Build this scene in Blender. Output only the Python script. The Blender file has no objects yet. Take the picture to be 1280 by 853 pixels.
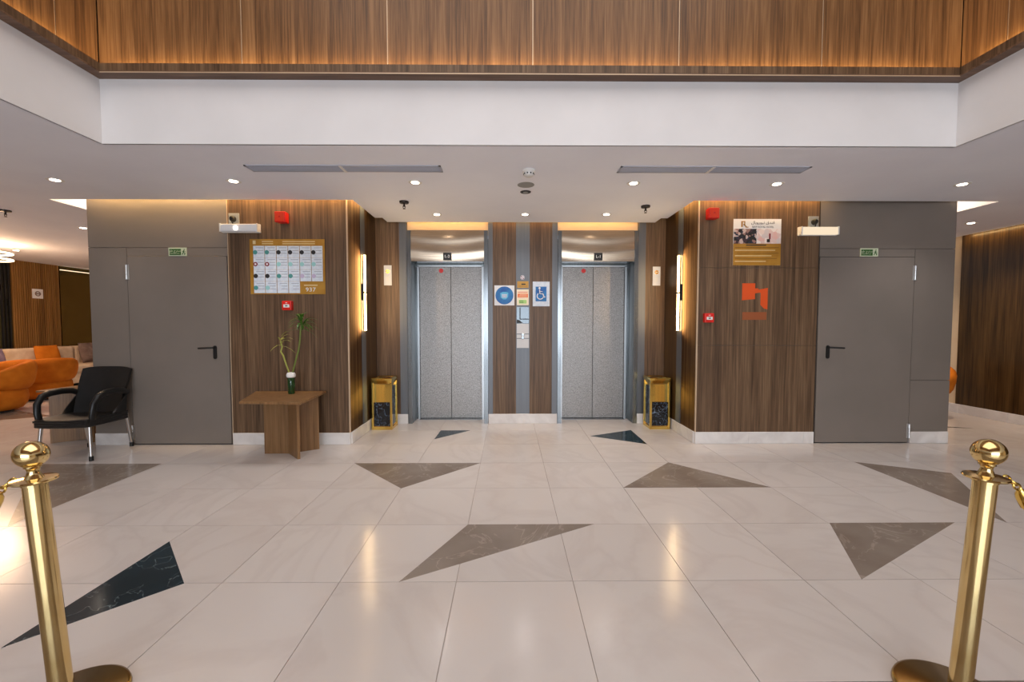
import bpy, math, random
from mathutils import Vector, Matrix
PI = math.pi
random.seed(7)
scene = bpy.context.scene
C = scene.collection

# ------------------------------------------------------------------ camera
cam_d = bpy.data.cameras.new('camera'); cam = bpy.data.objects.new('camera', cam_d); C.objects.link(cam)
cam_d.sensor_fit = 'HORIZONTAL'; cam_d.sensor_width = 36.0; cam_d.lens = 509.5 / 1280 * 36.0
cam_d.clip_start = 0.05; cam_d.clip_end = 100
CAMZ = 1.324
cam.location = (0, 0, CAMZ)
cam.rotation_euler = (PI/2 - 0.04068, 0, -0.00798)
scene.camera = cam

# ------------------------------------------------------------------ view, world, big lights
vs = scene.view_settings
vs.view_transform = 'Standard'; vs.look = 'None'; vs.gamma = 1.0; vs.use_curve_mapping = False
vs.exposure = 0.2
w = bpy.data.worlds.new('sky'); scene.world = w; w.use_nodes = True
w.node_tree.nodes['Background'].inputs[0].default_value = (0.75, 0.86, 1.0, 1)
w.node_tree.nodes['Background'].inputs[1].default_value = 0.6

def lin(c):
    r = []
    for v in c[:3]:
        v /= 255.0
        r.append(v/12.92 if v <= 0.04045 else ((v+0.055)/1.055)**2.4)
    return (r[0], r[1], r[2], 1)

def area(name, loc, rot, sx, sy, power, col, parent=None, spread=180):
    d = bpy.data.lights.new(name, 'AREA'); d.shape = 'RECTANGLE'; d.size = sx; d.size_y = sy
    d.energy = power; d.color = col; d.spread = math.radians(spread)
    o = bpy.data.objects.new(name, d); C.objects.link(o); o.location = loc; o.rotation_euler = rot
    if parent: o.parent = parent
    return o
WARM = (1.0, 0.66, 0.28); NEUT = (1.0, 0.965, 0.94); COOL = (0.83, 0.91, 1.0); SOFTW = (1.0, 0.74, 0.52)
# daylight through the glazed entrance behind the camera, and the light of the tall atrium
area('entrance_daylight', (0.2, -5.6, 1.9), (PI/2, 0, 0), 6.5, 3.2, 360, COOL)
area('atrium_light', (0.18, 0.2, 5.5), (0, 0, 0), 5.4, 4.6, 125, (1.0, 0.985, 0.975))

# ------------------------------------------------------------------ materials
MATS = {}
def nt(m): return m.node_tree.nodes, m.node_tree.links
def principled(name, col, rough=0.5, metal=0.0, spec=0.5, emit=None, es=0.0, coat=0.0, trans=0.0, alpha=1.0):
    m = bpy.data.materials.new(name); m.use_nodes = True
    b = m.node_tree.nodes['Principled BSDF']
    b.inputs['Base Color'].default_value = lin(col)
    b.inputs['Roughness'].default_value = rough; b.inputs['Metallic'].default_value = metal
    b.inputs['Specular IOR Level'].default_value = spec
    b.inputs['Coat Weight'].default_value = coat
    b.inputs['Transmission Weight'].default_value = trans
    b.inputs['Alpha'].default_value = alpha
    if emit:
        b.inputs['Emission Color'].default_value = lin(emit); b.inputs['Emission Strength'].default_value = es
    MATS[name] = m
    return m
def noise_col(m, c1, c2, scale=(1,1,1), nscale=5, detail=4, lo=0.35, hi=0.65, dist=0.0, bump=0.0, coord='Object'):
    n, l = nt(m); b = n['Principled BSDF']
    tc = n.new('ShaderNodeTexCoord'); mp = n.new('ShaderNodeMapping'); mp.inputs['Scale'].default_value = scale
    no = n.new('ShaderNodeTexNoise'); no.inputs['Scale'].default_value = nscale; no.inputs['Detail'].default_value = detail
    no.inputs['Distortion'].default_value = dist
    r = n.new('ShaderNodeValToRGB'); r.color_ramp.elements[0].position = lo; r.color_ramp.elements[1].position = hi
    r.color_ramp.elements[0].color = lin(c1); r.color_ramp.elements[1].color = lin(c2)
    l.new(tc.outputs[coord], mp.inputs[0]); l.new(mp.outputs[0], no.inputs[0]); l.new(no.outputs[0], r.inputs[0])
    l.new(r.outputs[0], b.inputs['Base Color'])
    if bump:
        bp = n.new('ShaderNodeBump'); bp.inputs['Strength'].default_value = bump; bp.inputs['Distance'].default_value = 0.01
        l.new(no.outputs[0], bp.inputs['Height']); l.new(bp.outputs[0], b.inputs['Normal'])
    return m, tc, mp, no, r

def wood(name, cd, cm, cl, rough=0.42, fine=70, axis='z', dirx=(1.0, 1.0)):
    """veneer with grain streaks along one axis"""
    m = principled(name, cm, rough, spec=0.35); n, l = nt(m); b = n['Principled BSDF']
    tc = n.new('ShaderNodeTexCoord')
    def lay(sc, detail, dist):
        mp = n.new('ShaderNodeMapping')
        a = 0.05 * sc
        mp.inputs['Scale'].default_value = {'z': (sc, sc, a*0.55), 'x': (a*0.55, sc, sc), 'y': (sc, a*0.55, sc)}[axis]
        no = n.new('ShaderNodeTexNoise'); no.inputs['Scale'].default_value = 1; no.inputs['Detail'].default_value = detail
        no.inputs['Distortion'].default_value = dist; no.inputs['Roughness'].default_value = 0.6
        l.new(tc.outputs['Object'], mp.inputs[0]); l.new(mp.outputs[0], no.inputs[0]); return no
    a1 = lay(fine*0.22, 3, 0.35); a2 = lay(fine, 3, 0.1)
    mx = n.new('ShaderNodeMix'); mx.data_type = 'FLOAT'; mx.inputs[0].default_value = 0.48
    l.new(a1.outputs[0], mx.inputs[2]); l.new(a2.outputs[0], mx.inputs[3])
    r = n.new('ShaderNodeValToRGB'); e = r.color_ramp.elements
    e[0].position = 0.36; e[0].color = lin(cd); e[1].position = 0.64; e[1].color = lin(cl)
    k = r.color_ramp.elements.new(0.5); k.color = lin(cm)
    l.new(mx.outputs[0], r.inputs[0]); l.new(r.outputs[0], b.inputs['Base Color'])
    bp = n.new('ShaderNodeBump'); bp.inputs['Strength'].default_value = 0.06; bp.inputs['Distance'].default_value = 0.004
    l.new(a2.outputs[0], bp.inputs['Height']); l.new(bp.outputs[0], b.inputs['Normal'])
    return m
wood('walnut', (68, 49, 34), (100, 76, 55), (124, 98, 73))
wood('walnut_up', (78, 52, 31), (112, 79, 49), (136, 100, 66), fine=95)
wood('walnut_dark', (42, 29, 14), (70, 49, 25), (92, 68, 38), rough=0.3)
wood('slat_wood', (100, 68, 32), (134, 95, 48), (154, 114, 64), fine=40)
wood('table_wood', (110, 79, 49), (133, 98, 63), (147, 111, 75), rough=0.35, fine=90)
wood('ledge_wood', (70, 50, 38), (102, 76, 58), (126, 98, 78), axis='x', fine=60)
principled('white_paint', (226, 219, 215), 0.75)
noise_col(MATS['white_paint'], (221, 217, 216), (227, 223, 222), nscale=2.0)
principled('ceiling_paint', (236, 234, 236), 0.8)
noise_col(MATS['ceiling_paint'], (238, 240, 250), (243, 245, 254), nscale=1.6)
principled('grey_panel', (122, 117, 114), 0.42, spec=0.4)
noise_col(MATS['grey_panel'], (121, 112, 104), (128, 118, 110), nscale=1.3)
principled('grey_metal', (102, 104, 108), 0.38, 0.3)
noise_col(MATS['grey_metal'], (99, 101, 105), (105, 107, 111), (30, 30, 0.6), 1.0)
principled('pale_edge', (205, 178, 148), 0.4, 0.3)
principled('base_white', (226, 220, 216), 0.25)
noise_col(MATS['base_white'], (214, 207, 203), (232, 227, 223), nscale=3, dist=1.5)
principled('beige_wall', (222, 196, 160), 0.7); noise_col(MATS['beige_wall'], (216, 190, 154), (226, 201, 166), nscale=2)
principled('dark_slot', (40, 34, 30), 0.8)
principled('black_plastic', (17, 17, 17), 0.38); noise_col(MATS['black_plastic'], (14, 14, 15), (22, 21, 20), nscale=9)
principled('matte_black', (14, 14, 15), 0.5)
principled('aluminium', (196, 194, 192), 0.28, 1.0)
principled('chrome', (205, 205, 205), 0.12, 1.0)
principled('white_plastic', (228, 226, 222), 0.4)
principled('grey_plastic', (150, 150, 146), 0.5); principled('vent_grey', (172, 176, 190), 0.5)
principled('red_plastic', (214, 30, 18), 0.35)
principled('red_bright', (236, 62, 22), 0.35)
principled('gold_print', (176, 128, 44), 0.35, 0.25)
noise_col(MATS['gold_print'], (166, 118, 38), (186, 138, 54), nscale=6)
principled('gold_dark', (134, 92, 24), 0.5)
principled('paper', (224, 224, 226), 0.6)
principled('paper_blue', (204, 212, 224), 0.55); noise_col(MATS['paper_blue'], (196, 206, 220), (216, 222, 230), nscale=30)
principled('ink', (30, 30, 34), 0.6); principled('ink_soft', (150, 156, 168), 0.6); principled('ink_cream', (226, 202, 150), 0.6)
principled('teal', (70, 140, 136), 0.6); principled('teal_light', (150, 200, 200), 0.6); principled('wine', (124, 26, 44), 0.6); principled('lilac', (190, 176, 204), 0.6)
principled('sign_green', (44, 96, 34), 0.5); principled('sign_pale', (206, 214, 184), 0.5)
principled('sign_blue', (22, 104, 168), 0.45); principled('sign_cyan', (90, 178, 214), 0.45)
noise_col(MATS['sign_blue'], (16, 78, 156), (34, 128, 186), nscale=7)
principled('orange_print', (214, 78, 14), 0.5); principled('orange_faint', (146, 78, 38), 0.5)
principled('notice_orange', (238, 120, 60), 0.5); principled('notice_green', (168, 208, 120), 0.5); principled('notice_cream', (242, 226, 196), 0.5)
principled('dark_glass', (52, 56, 40), 0.06, 0.0, 0.8); noise_col(MATS['dark_glass'], (34, 32, 16), (66, 60, 34), nscale=0.9)
principled('olive_mirror', (112, 100, 62), 0.08, 1.0)
principled('mirror_grey', (96, 102, 106), 0.2, 0.7)
principled('vase_glass', (60, 110, 62), 0.05, trans=0.75); principled('stem_green', (104, 118, 40), 0.5); principled('leaf_green', (64, 104, 26), 0.5); principled('leaf_yellow', (158, 158, 66), 0.5); principled('cotton', (236, 232, 228), 0.9)
principled('orange_fabric', (196, 112, 22), 0.85, spec=0.2); noise_col(MATS['orange_fabric'], (182, 98, 16), (200, 114, 26), nscale=6)
principled('cream_fabric', (214, 190, 164), 0.9, spec=0.2); noise_col(MATS['cream_fabric'], (206, 180, 152), (222, 200, 174), nscale=8)
principled('mauve_fabric', (122, 104, 122), 0.9, spec=0.2); noise_col(MATS['mauve_fabric'], (108, 92, 112), (134, 116, 132), nscale=10)
principled('greige_fabric', (132, 110, 100), 0.9, spec=0.2); noise_col(MATS['greige_fabric'], (112, 92, 84), (146, 124, 112), nscale=6, dist=1)
principled('grout', (172, 158, 148), 0.85); noise_col(MATS['grout'], (164, 150, 140), (180, 166, 156), nscale=12)

def marble(name, base, vein, dark, rough, nscale, w0, w1, tilevar=True, spec=0.5):
    m = principled(name, base, rough, spec=spec); n, l = nt(m); b = n['Principled BSDF']
    tc = n.new('ShaderNodeTexCoord'); oi = n.new('ShaderNodeObjectInfo')
    ad = n.new('ShaderNodeVectorMath'); ad.operation = 'ADD'
    cm = n.new('ShaderNodeCombineXYZ'); mu = n.new('ShaderNodeMath'); mu.operation = 'MULTIPLY'; mu.inputs[1].default_value = 31.0
    l.new(oi.outputs['Random'], mu.inputs[0]); l.new(mu.outputs[0], cm.inputs[2])
    l.new(tc.outputs['Object'], ad.inputs[0]); l.new(cm.outputs[0], ad.inputs[1])
    no = n.new('ShaderNodeTexNoise'); no.inputs['Scale'].default_value = nscale; no.inputs['Detail'].default_value = 8; no.inputs['Distortion'].default_value = 1.6
    l.new(ad.outputs[0], no.inputs[0])
    r = n.new('ShaderNodeValToRGB'); e = r.color_ramp.elements
    e[0].position = w0; e[0].color = lin(base); e[1].position = w1; e[1].color = lin(base)
    k = e.new((w0+w1)/2); k.color = lin(vein)
    l.new(no.outputs[0], r.inputs[0])
    n2 = n.new('ShaderNodeTexNoise'); n2.inputs['Scale'].default_value = nscale*0.7; n2.inputs['Detail'].default_value = 5
    l.new(ad.outputs[0], n2.inputs[0])
    r2 = n.new('ShaderNodeValToRGB'); r2.color_ramp.elements[0].position = 0.35; r2.color_ramp.elements[1].position = 0.7
    r2.color_ramp.elements[0].color = (1, 1, 1, 1); r2.color_ramp.elements[1].color = lin(dark)
    l.new(n2.outputs[0], r2.inputs[0])
    mx = n.new('ShaderNodeMix'); mx.data_type = 'RGBA'; mx.blend_type = 'MULTIPLY'; mx.inputs[0].default_value = 1.0
    l.new(r.outputs[0], mx.inputs[6]); l.new(r2.outputs[0], mx.inputs[7])
    out = mx.outputs[2]
    if tilevar:
        mr = n.new('ShaderNodeMapRange'); mr.inputs[3].default_value = 0.965; mr.inputs[4].default_value = 1.02
        l.new(oi.outputs['Random'], mr.inputs[0])
        hs = n.new('ShaderNodeHueSaturation'); l.new(mr.outputs[0], hs.inputs['Value']); l.new(out, hs.inputs['Color']); out = hs.outputs[0]
    l.new(out, b.inputs['Base Color'])
    return m
marble('marble_white', (206, 198, 193), (201, 192, 187), (249, 247, 246), 0.17, 1.0, 0.45, 0.57)
marble('marble_grey', (142, 130, 120), (164, 152, 142), (214, 206, 200), 0.2, 3.0, 0.485, 0.515, False)
marble('marble_black', (24, 46, 56), (150, 160, 160), (200, 200, 200), 0.12, 4.0, 0.496, 0.505, False)
marble('bin_marble', (12, 16, 24), (150, 170, 190), (190, 200, 220), 0.08, 9.0, 0.485, 0.51, False)

principled('brass', (226, 200, 142), 0.13, 1.0)
n, l = nt(MATS['brass'])
noise_col(MATS['brass'], (220, 192, 132), (232, 208, 152), nscale=8)
principled('brass_dark', (176, 142, 84), 0.22, 1.0)
principled('rope_gold', (214, 158, 28), 0.4, 0.5)
principled('sprinkler_metal', (58, 50, 46), 0.4, 0.6)
principled('bin_gold', (228, 192, 100), 0.1, 1.0)
principled('steel_frame', (140, 144, 146), 0.2, 1.0); noise_col(MATS['steel_frame'], (112, 116, 118), (128, 131, 133), (80, 80, 0.8), 1)
principled('steel_frame_shaded', (84, 88, 88), 0.3, 1.0); noise_col(MATS['steel_frame_shaded'], (78, 82, 82), (90, 94, 94), (80, 80, 0.8), 1)  # same steel as the frame, its dark reflections put into the colour
principled('steel_bright', (178, 180, 182), 0.3, 0.9)
principled('steel_plate', (196, 190, 186), 0.45, 0.3)
# etched linen pattern of the lift doors
m = principled('steel_linen', (176, 170, 165), 0.36, 0.85)
noise_col(m, (116, 112, 109), (162, 157, 153), (1, 1, .8), 110, 3, 0.36, 0.64, 0.8, 0.25)
# brushed header sheet
m = principled('steel_header', (178, 160, 140), 0.24, 1.0); noise_col(m, (170, 152, 132), (186, 168, 148), (1, 1, 40), 3)
# vertically brushed bronze beside the wall lamps: reflections smear sideways
m = principled('bronze_brushed', (150, 112, 72), 0.58, 1.0)
noise_col(m, (120, 88, 54), (176, 134, 88), (60, 60, 0.6), 1.0)
n, l = nt(m); b = n['Principled BSDF']; b.inputs['Anisotropic'].default_value = 0.92
tg = n.new('ShaderNodeTangent'); tg.direction_type = 'RADIAL'; tg.axis = 'Z'; l.new(tg.outputs[0], b.inputs['Tangent'])
b.inputs['Anisotropic Rotation'].default_value = 0.25

def emis(name, col, s):
    m = bpy.data.materials.new(name); m.use_nodes = True; n, l = nt(m)
    n.remove(n['Principled BSDF']); e = n.new('ShaderNodeEmission'); e.inputs[0].default_value = lin(col); e.inputs[1].default_value = s
    l.new(e.outputs[0], n['Material Output'].inputs[0]); MATS[name] = m
emis('led_warm', (255, 190, 110), 9); emis('led_white', (255, 236, 214), 14); emis('lamp_bar', (255, 206, 136), 22)
emis('led_soft', (255, 226, 186), 1.3); emis('emergency_glow', (255, 232, 200), .85); emis('ring_glow', (255, 226, 180), 7)
def poster_mat(name, cols, scale, rough=0.5):
    m = principled(name, cols[0], rough); n, l = nt(m); b = n['Principled BSDF']
    tc = n.new('ShaderNodeTexCoord'); v = n.new('ShaderNodeTexVoronoi'); v.inputs['Scale'].default_value = scale
    sp = n.new('ShaderNodeSeparateColor'); r = n.new('ShaderNodeValToRGB'); r.color_ramp.interpolation = 'CONSTANT'
    l.new(tc.outputs['Object'], v.inputs[0]); l.new(v.outputs['Color'], sp.inputs[0]); l.new(sp.outputs[0], r.inputs[0])
    e = r.color_ramp.elements
    e[0].color = lin(cols[0]); e[1].color = lin(cols[1]); e[1].position = 1.0/len(cols)
    for i, c in enumerate(cols[2:]): k = e.new((i+2.0)/len(cols)); k.color = lin(c)
    l.new(r.outputs[0], b.inputs['Base Color'])
poster_mat('crowd_print', [(26, 26, 36), (60, 40, 52), (196, 176, 172), (34, 46, 70), (150, 116, 110), (20, 22, 26)], 38)
poster_mat('pale_print', [(222, 206, 204), (214, 190, 190), (228, 220, 220), (206, 196, 200), (220, 180, 178)], 24)

# ------------------------------------------------------------------ mesh builder
class MB:
    def __init__(s): s.v = []; s.f = []
    def add(s, vs, fs):
        k = len(s.v); s.v += [tuple(v) for v in vs]; s.f += [tuple(i+k for i in f) for f in fs]; return s
    def box(s, x0, x1, y0, y1, z0, z1):
        return s.add([(x0,y0,z0),(x1,y0,z0),(x1,y1,z0),(x0,y1,z0),(x0,y0,z1),(x1,y0,z1),(x1,y1,z1),(x0,y1,z1)],
                     [(0,3,2,1),(4,5,6,7),(0,1,5,4),(1,2,6,5),(2,3,7,6),(3,0,4,7)])
    def prism(s, poly, a0, a1, axis='z'):
        """poly of 2-D points (ccw) extruded; axis z: (x,y), axis y: (x,z)"""
        n = len(poly)
        P = (lambda p, a: (p[0], p[1], a)) if axis == 'z' else (lambda p, a: (p[0], a, p[1]))
        vs = [P(p, a0) for p in poly] + [P(p, a1) for p in poly]
        fs = [tuple(range(n))[::-1], tuple(range(n, 2*n))] + [(i, (i+1) % n, n+(i+1) % n, n+i) for i in range(n)]
        if axis == 'y': fs = [tuple(reversed(f)) for f in fs]
        return s.add(vs, fs)
    def lathe(s, prof, n=24, c=(0,0,0), axis='z'):
        vs = []; fs = []
        for r, z in prof:
            for i in range(n):
                a = 2*PI*i/n; p = (r*math.cos(a), r*math.sin(a), z)
                if axis == 'y': p = (p[0], -p[2], p[1])        # profile grows towards -y
                vs.append((c[0]+p[0], c[1]+p[1], c[2]+p[2]))
        for j in range(len(prof)-1):
            for i in range(n): fs.append((j*n+i, j*n+(i+1) % n, (j+1)*n+(i+1) % n, (j+1)*n+i))
        fs.append(tuple(range(n))[::-1]); fs.append(tuple(range((len(prof)-1)*n, len(prof)*n)))
        return s.add(vs, fs)
    def tube(s, path, r, n=8, closed=False, flat=1.0):
        P = [Vector(p) for p in path]; N = len(P); rr = r if isinstance(r, (list, tuple)) else [r]*N
        vs = []; fs = []; up = Vector((0, 0, 1)); prev = None
        for i, p in enumerate(P):
            a = P[(i-1) % N] if (closed or i > 0) else p; b = P[(i+1) % N] if (closed or i < N-1) else p
            t = (b-a).normalized()
            if prev is None:
                u = t.cross(up)
                if u.length < 1e-3: u = t.cross(Vector((1, 0, 0)))
                u.normalize()
            else:
                u = (prev - t*prev.dot(t)).normalized()
            prev = u; w_ = t.cross(u)
            for k in range(n):
                an = 2*PI*k/n; vs.append(p + u*(rr[i]*math.cos(an)) + w_*(rr[i]*flat*math.sin(an)))
        for i in range(N if closed else N-1):
            j = (i+1) % N
            for k in range(n): fs.append((i*n+k, i*n+(k+1) % n, j*n+(k+1) % n, j*n+k))
        if not closed: fs.append(tuple(range(n))[::-1]); fs.append(tuple(range((N-1)*n, N*n)))
        return s.add(vs, fs)
    def sheet(s, fn, nu, nv, t):
        """solid sheet: fn(u,v)->point, thickness t along the numeric normal"""
        A = [[Vector(fn(i/nu, j/nv)) for j in range(nv+1)] for i in range(nu+1)]
        B = [[None]*(nv+1) for _ in range(nu+1)]
        for i in range(nu+1):
            for j in range(nv+1):
                du = A[min(i+1, nu)][j]-A[max(i-1, 0)][j]; dv = A[i][min(j+1, nv)]-A[i][max(j-1, 0)]
                B[i][j] = A[i][j] + du.cross(dv).normalized()*t
        idx = lambda i, j, k: k*(nu+1)*(nv+1) + i*(nv+1)+j
        vs = [A[i][j] for i in range(nu+1) for j in range(nv+1)] + [B[i][j] for i in range(nu+1) for j in range(nv+1)]
        fs = []
        for i in range(nu):
            for j in range(nv):
                fs.append((idx(i,j,0), idx(i,j+1,0), idx(i+1,j+1,0), idx(i+1,j,0)))
                fs.append((idx(i,j,1), idx(i+1,j,1), idx(i+1,j+1,1), idx(i,j+1,1)))
        for i in range(nu):
            fs.append((idx(i,0,0), idx(i+1,0,0), idx(i+1,0,1), idx(i,0,1))); fs.append((idx(i,nv,0), idx(i,nv,1), idx(i+1,nv,1), idx(i+1,nv,0)))
        for j in range(nv):
            fs.append((idx(0,j,0), idx(0,j,1), idx(0,j+1,1), idx(0,j+1,0))); fs.append((idx(nu,j,0), idx(nu,j+1,0), idx(nu,j+1,1), idx(nu,j,1)))
        return s.add(vs, fs)
    def build(s, name, mat, parent=None, smooth=False, bevel=0.0, seg=2, loc=None, label=None, sub=0):
        me = bpy.data.meshes.new(name); me.from_pydata(s.v, [], s.f); me.update()
        me.materials.append(MATS[mat])
        if smooth:
            for p in me.polygons: p.use_smooth = True
        o = bpy.data.objects.new(name, me); C.objects.link(o)
        if parent is not None: o.parent = parent
        if loc: o.location = loc
        if bevel:
            bv = o.modifiers.new('bevel', 'BEVEL'); bv.width = bevel; bv.segments = seg; bv.limit_method = 'ANGLE'; bv.angle_limit = math.radians(40)
        if sub:
            ss = o.modifiers.new('sub', 'SUBSURF'); ss.levels = sub; ss.render_levels = sub
        if smooth and not sub:
            try: me.set_sharp_from_angle(angle=math.radians(42))
            except Exception: pass
        if label: o['label'] = label
        return o
def B(*a): return MB().box(*a)
def tag(o, label, cat=None, group=None, kind=None):
    o['label'] = label
    if cat: o['category'] = cat
    if group: o['group'] = group
    if kind: o['kind'] = kind
    return o
def empty(name, loc, rz=0.0):
    o = bpy.data.objects.new(name, None); C.objects.link(o); o.location = loc; o.rotation_euler = (0, 0, rz); o.empty_display_size = 0.1
    return o
def copy_tree(o, parent=None):
    c = o.copy(); C.objects.link(c)
    if parent is not None: c.parent = parent
    for ch in list(o.children): copy_tree(ch, c)
    return c
def struct(o, label): o['kind'] = 'structure'; o['label'] = label; return o
def lettering(txt, size, mat, parent, x, y, z, name='lettering', align='CENTER', sx=1.0, depth=0.0006):
    """raised flat text facing -y at local (x, y, z)"""
    cu = bpy.data.curves.new(name, 'FONT'); cu.body = txt; cu.size = size; cu.align_x = align; cu.align_y = 'CENTER'; cu.extrude = depth; cu.resolution_u = 2
    t = bpy.data.objects.new(name, cu); C.objects.link(t)
    dg = bpy.context.evaluated_depsgraph_get(); me = bpy.data.meshes.new_from_object(t.evaluated_get(dg))
    bpy.data.objects.remove(t); me.materials.clear(); me.materials.append(MATS[mat])
    o = bpy.data.objects.new(name, me); C.objects.link(o); o.parent = parent; o.location = (x, y, z); o.rotation_euler = (PI/2, 0, 0); o.scale = (sx, 1, 1)
    return o

# ------------------------------------------------------------------ key dimensions (metres)
ZC = 2.64            # ceiling
YF = 4.465           # face of the two door blocks
YE = 5.40            # lift wall
YD = 5.72            # lift doors
XL0, XL1 = -4.53, -1.745     # left block
XR0, XR1 = 2.065, 4.895      # right block
OX0, OX1, OY = -2.965, 3.315, 3.053   # atrium opening
TW = 0.6; TX = -0.27; TY = 1.448      # tile grid
G = 0.0035

# ------------------------------------------------------------------ floor
floor = struct(B(-11, 7.4, -6.2, 11, -0.06, -0.0045).build('floor', 'grout'), 'polished off-white stone tile floor with dark triangular inlays')
tile_me = None; tile_n = 0; rest = MB(); dark_rest = MB()
def tile_visible(x, y):
    cx, cy = x+TW/2, y+TW/2
    if cy < 1.3: return False
    if abs(cx) > 1.3*cy + 0.55: return False
    if cy > YF:
        if XL1-0.35 < cx < XR0+0.35: return cy < 5.9
        if cx < -4.5: return cx < -0.93*cy+0.3 and cy < 9.0
        if cx > 4.8: return cx < 6.9 and cy < 6.7
        return False
    return True
for c in range(-18, 13):
    for r in range(-13, 16):
        x, y = TX + c*TW, TY + r*TW
        if r < 0 and r >= -2: dark_rest.box(x+G/2, x+TW-G/2, y+G/2, y+TW-G/2, -0.012, 0); continue
        if tile_visible(x, y) and tile_n < 290:
            if tile_me is None:
                o = B(-TW/2+G/2, TW/2-G/2, -TW/2+G/2, TW/2-G/2, -0.012, 0).build('tile', 'marble_white', floor); tile_me = o.data
            else:
                o = bpy.data.objects.new('tile', tile_me); C.objects.link(o); o.parent = floor
            o.location = (x+TW/2, y+TW/2, 0); tile_n += 1
        else:
            rest.box(x+G/2, x+TW-G/2, y+G/2, y+TW-G/2, -0.012, 0)
rest.build('tiles_beyond', 'marble_white', floor)['kind'] = 'stuff'
dark_rest.build('border_tiles', 'marble_grey', floor, label='grey stone border tiles')['kind'] = 'stuff'
for mat, lab, poly in [
    ('marble_black', 'small black marble triangle', [(-.86,4.66),(-.48,5.048),(-.85,5.048)]),
    ('marble_black', 'black marble triangle', [(.965,4.78),(1.53,4.448),(1.53,5.048)]),
    ('marble_grey', 'grey marble triangle', [(-1.47,3.848),(-.87,3.248),(-.27,3.848)]),
    ('marble_grey', 'grey marble triangle', [(.93,3.248),(2.13,3.248),(1.53,3.848)]),
    ('marble_grey', 'grey marble kite', [(3.33,3.848),(3.33,2.648),(3.94,3.548)]),
    ('marble_grey', 'grey marble triangle', [(-.27,2.648),(-.565,2.048),(.565,2.648)]),
    ('marble_grey', 'grey marble triangle', [(2.14,2.65),(1.832,2.05),(2.98,2.65)]),
    ('marble_grey', 'grey marble triangle', [(-3.3,3.85),(-4.47,3.85),(-3.29,2.65)]),
    ('marble_black', 'black marble triangle with white veins', [(-2.071,2.452),(-2.078,1.632),(-1.66,2.045)]),
    ('marble_black', 'black marble triangle', [(5.2,5.20),(5.92,5.10),(5.2,5.36)]),
    ('marble_grey', 'grey marble triangle', [(-7.2,5.55),(-6.6,5.9),(-7.75,6.35)])]:
    MB().prism(poly, -0.004, 0.0009).build('inlay', mat, floor, label=lab)

# ------------------------------------------------------------------ ceiling
cb = MB(); T = 0.05
for r in [(-11, OX0, -6.2, OY), (OX1, 7.4, -6.2, OY), (OX0, OX1, -6.2, -2.6), (-11, 7.4, OY, 4.38),
          (-1.65, 1.97, 4.38, 5.10), (-1.56, 1.89, 5.10, 5.31), (-11, -4.835, 4.38, 11), (5.25, 7.4, 4.38, 9)]:
    cb.box(r[0], r[1], r[2], r[3], ZC, ZC+T)
# upstands of the light slots and their cap
for r in [(-4.835, -1.65, 4.34, 4.38), (1.97, 5.25, 4.34, 4.38), (-1.65, -1.61, 4.38, 5.10), (1.93, 1.97, 4.38, 5.10), (-1.61, 1.93, 5.27, 5.31), (-4.875, -4.835, 4.34, 11), (5.25, 5.29, 4.34, 9)]:
    cb.box(r[0], r[1], r[2], r[3], ZC+T, ZC+0.22)
cb.box(-4.875, -4.53, 4.34, 11, ZC+0.22, ZC+0.26); cb.box(-4.53, 4.895, 4.34, 5.9, ZC+0.22, ZC+0.26); cb.box(4.895, 5.29, 4.34, 9, ZC+0.22, ZC+0.26)
ceiling = struct(cb.build('ceiling', 'ceiling_paint'), 'smooth white painted ceiling with light slots along the walls')
# LED lines tucked into the slots
def slot_led(x0, x1, y, z, power):
    o = B(x0, x1, y-0.006, y+0.006, z, z+0.008).build('led_strip', 'led_warm', ceiling)
    area('slot_glow', ((x0+x1)/2, y, z-0.012), (math.radians(12), 0, 0), x1-x0, 0.02, power, WARM, ceiling)
slot_led(XL0+.02, XL1+.05, 4.392, ZC+0.19, 17)
slot_led(XR0-.05, 3.36, 4.392, ZC+0.19, 9)
area('slot_glow', (-1.70, 4.76, ZC+.12), (0, math.radians(-15), 0), 0.02, .6, 1.2, WARM, ceiling)
area('slot_glow', (2.02, 4.76, ZC+.12), (0, math.radians(15), 0), 0.02, .6, 1.2, WARM, ceiling)
slot_led(-1.33, -.28, 5.345, ZC+0.12, .7); slot_led(.655, 1.70, 5.345, ZC+0.12, .7); slot_led(-.25, .62, 5.345, ZC+.12, 0.8)
for cx_ in (-.805, 1.178): B(cx_-.535, cx_+.535, 5.45, 5.46, 2.50, ZC+.22).build('slot_back', 'beige_wall', ceiling)
# side troughs by the block corners
for x0, x1 in ((-4.82, -4.56), (4.92, 5.23)):
    B(x0, x1, 4.5, 8.0, ZC+0.205, ZC+0.218).build('trough_light', 'led_soft', ceiling)
area('trough_glow', (-4.69, 6.2, ZC+.19), (0, 0, 0), 0.2, 3.4, 14, SOFTW, ceiling)
area('trough_glow', (5.07, 6.2, ZC+.19), (0, 0, 0), 0.2, 3.4, 14, SOFTW, ceiling)

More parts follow.
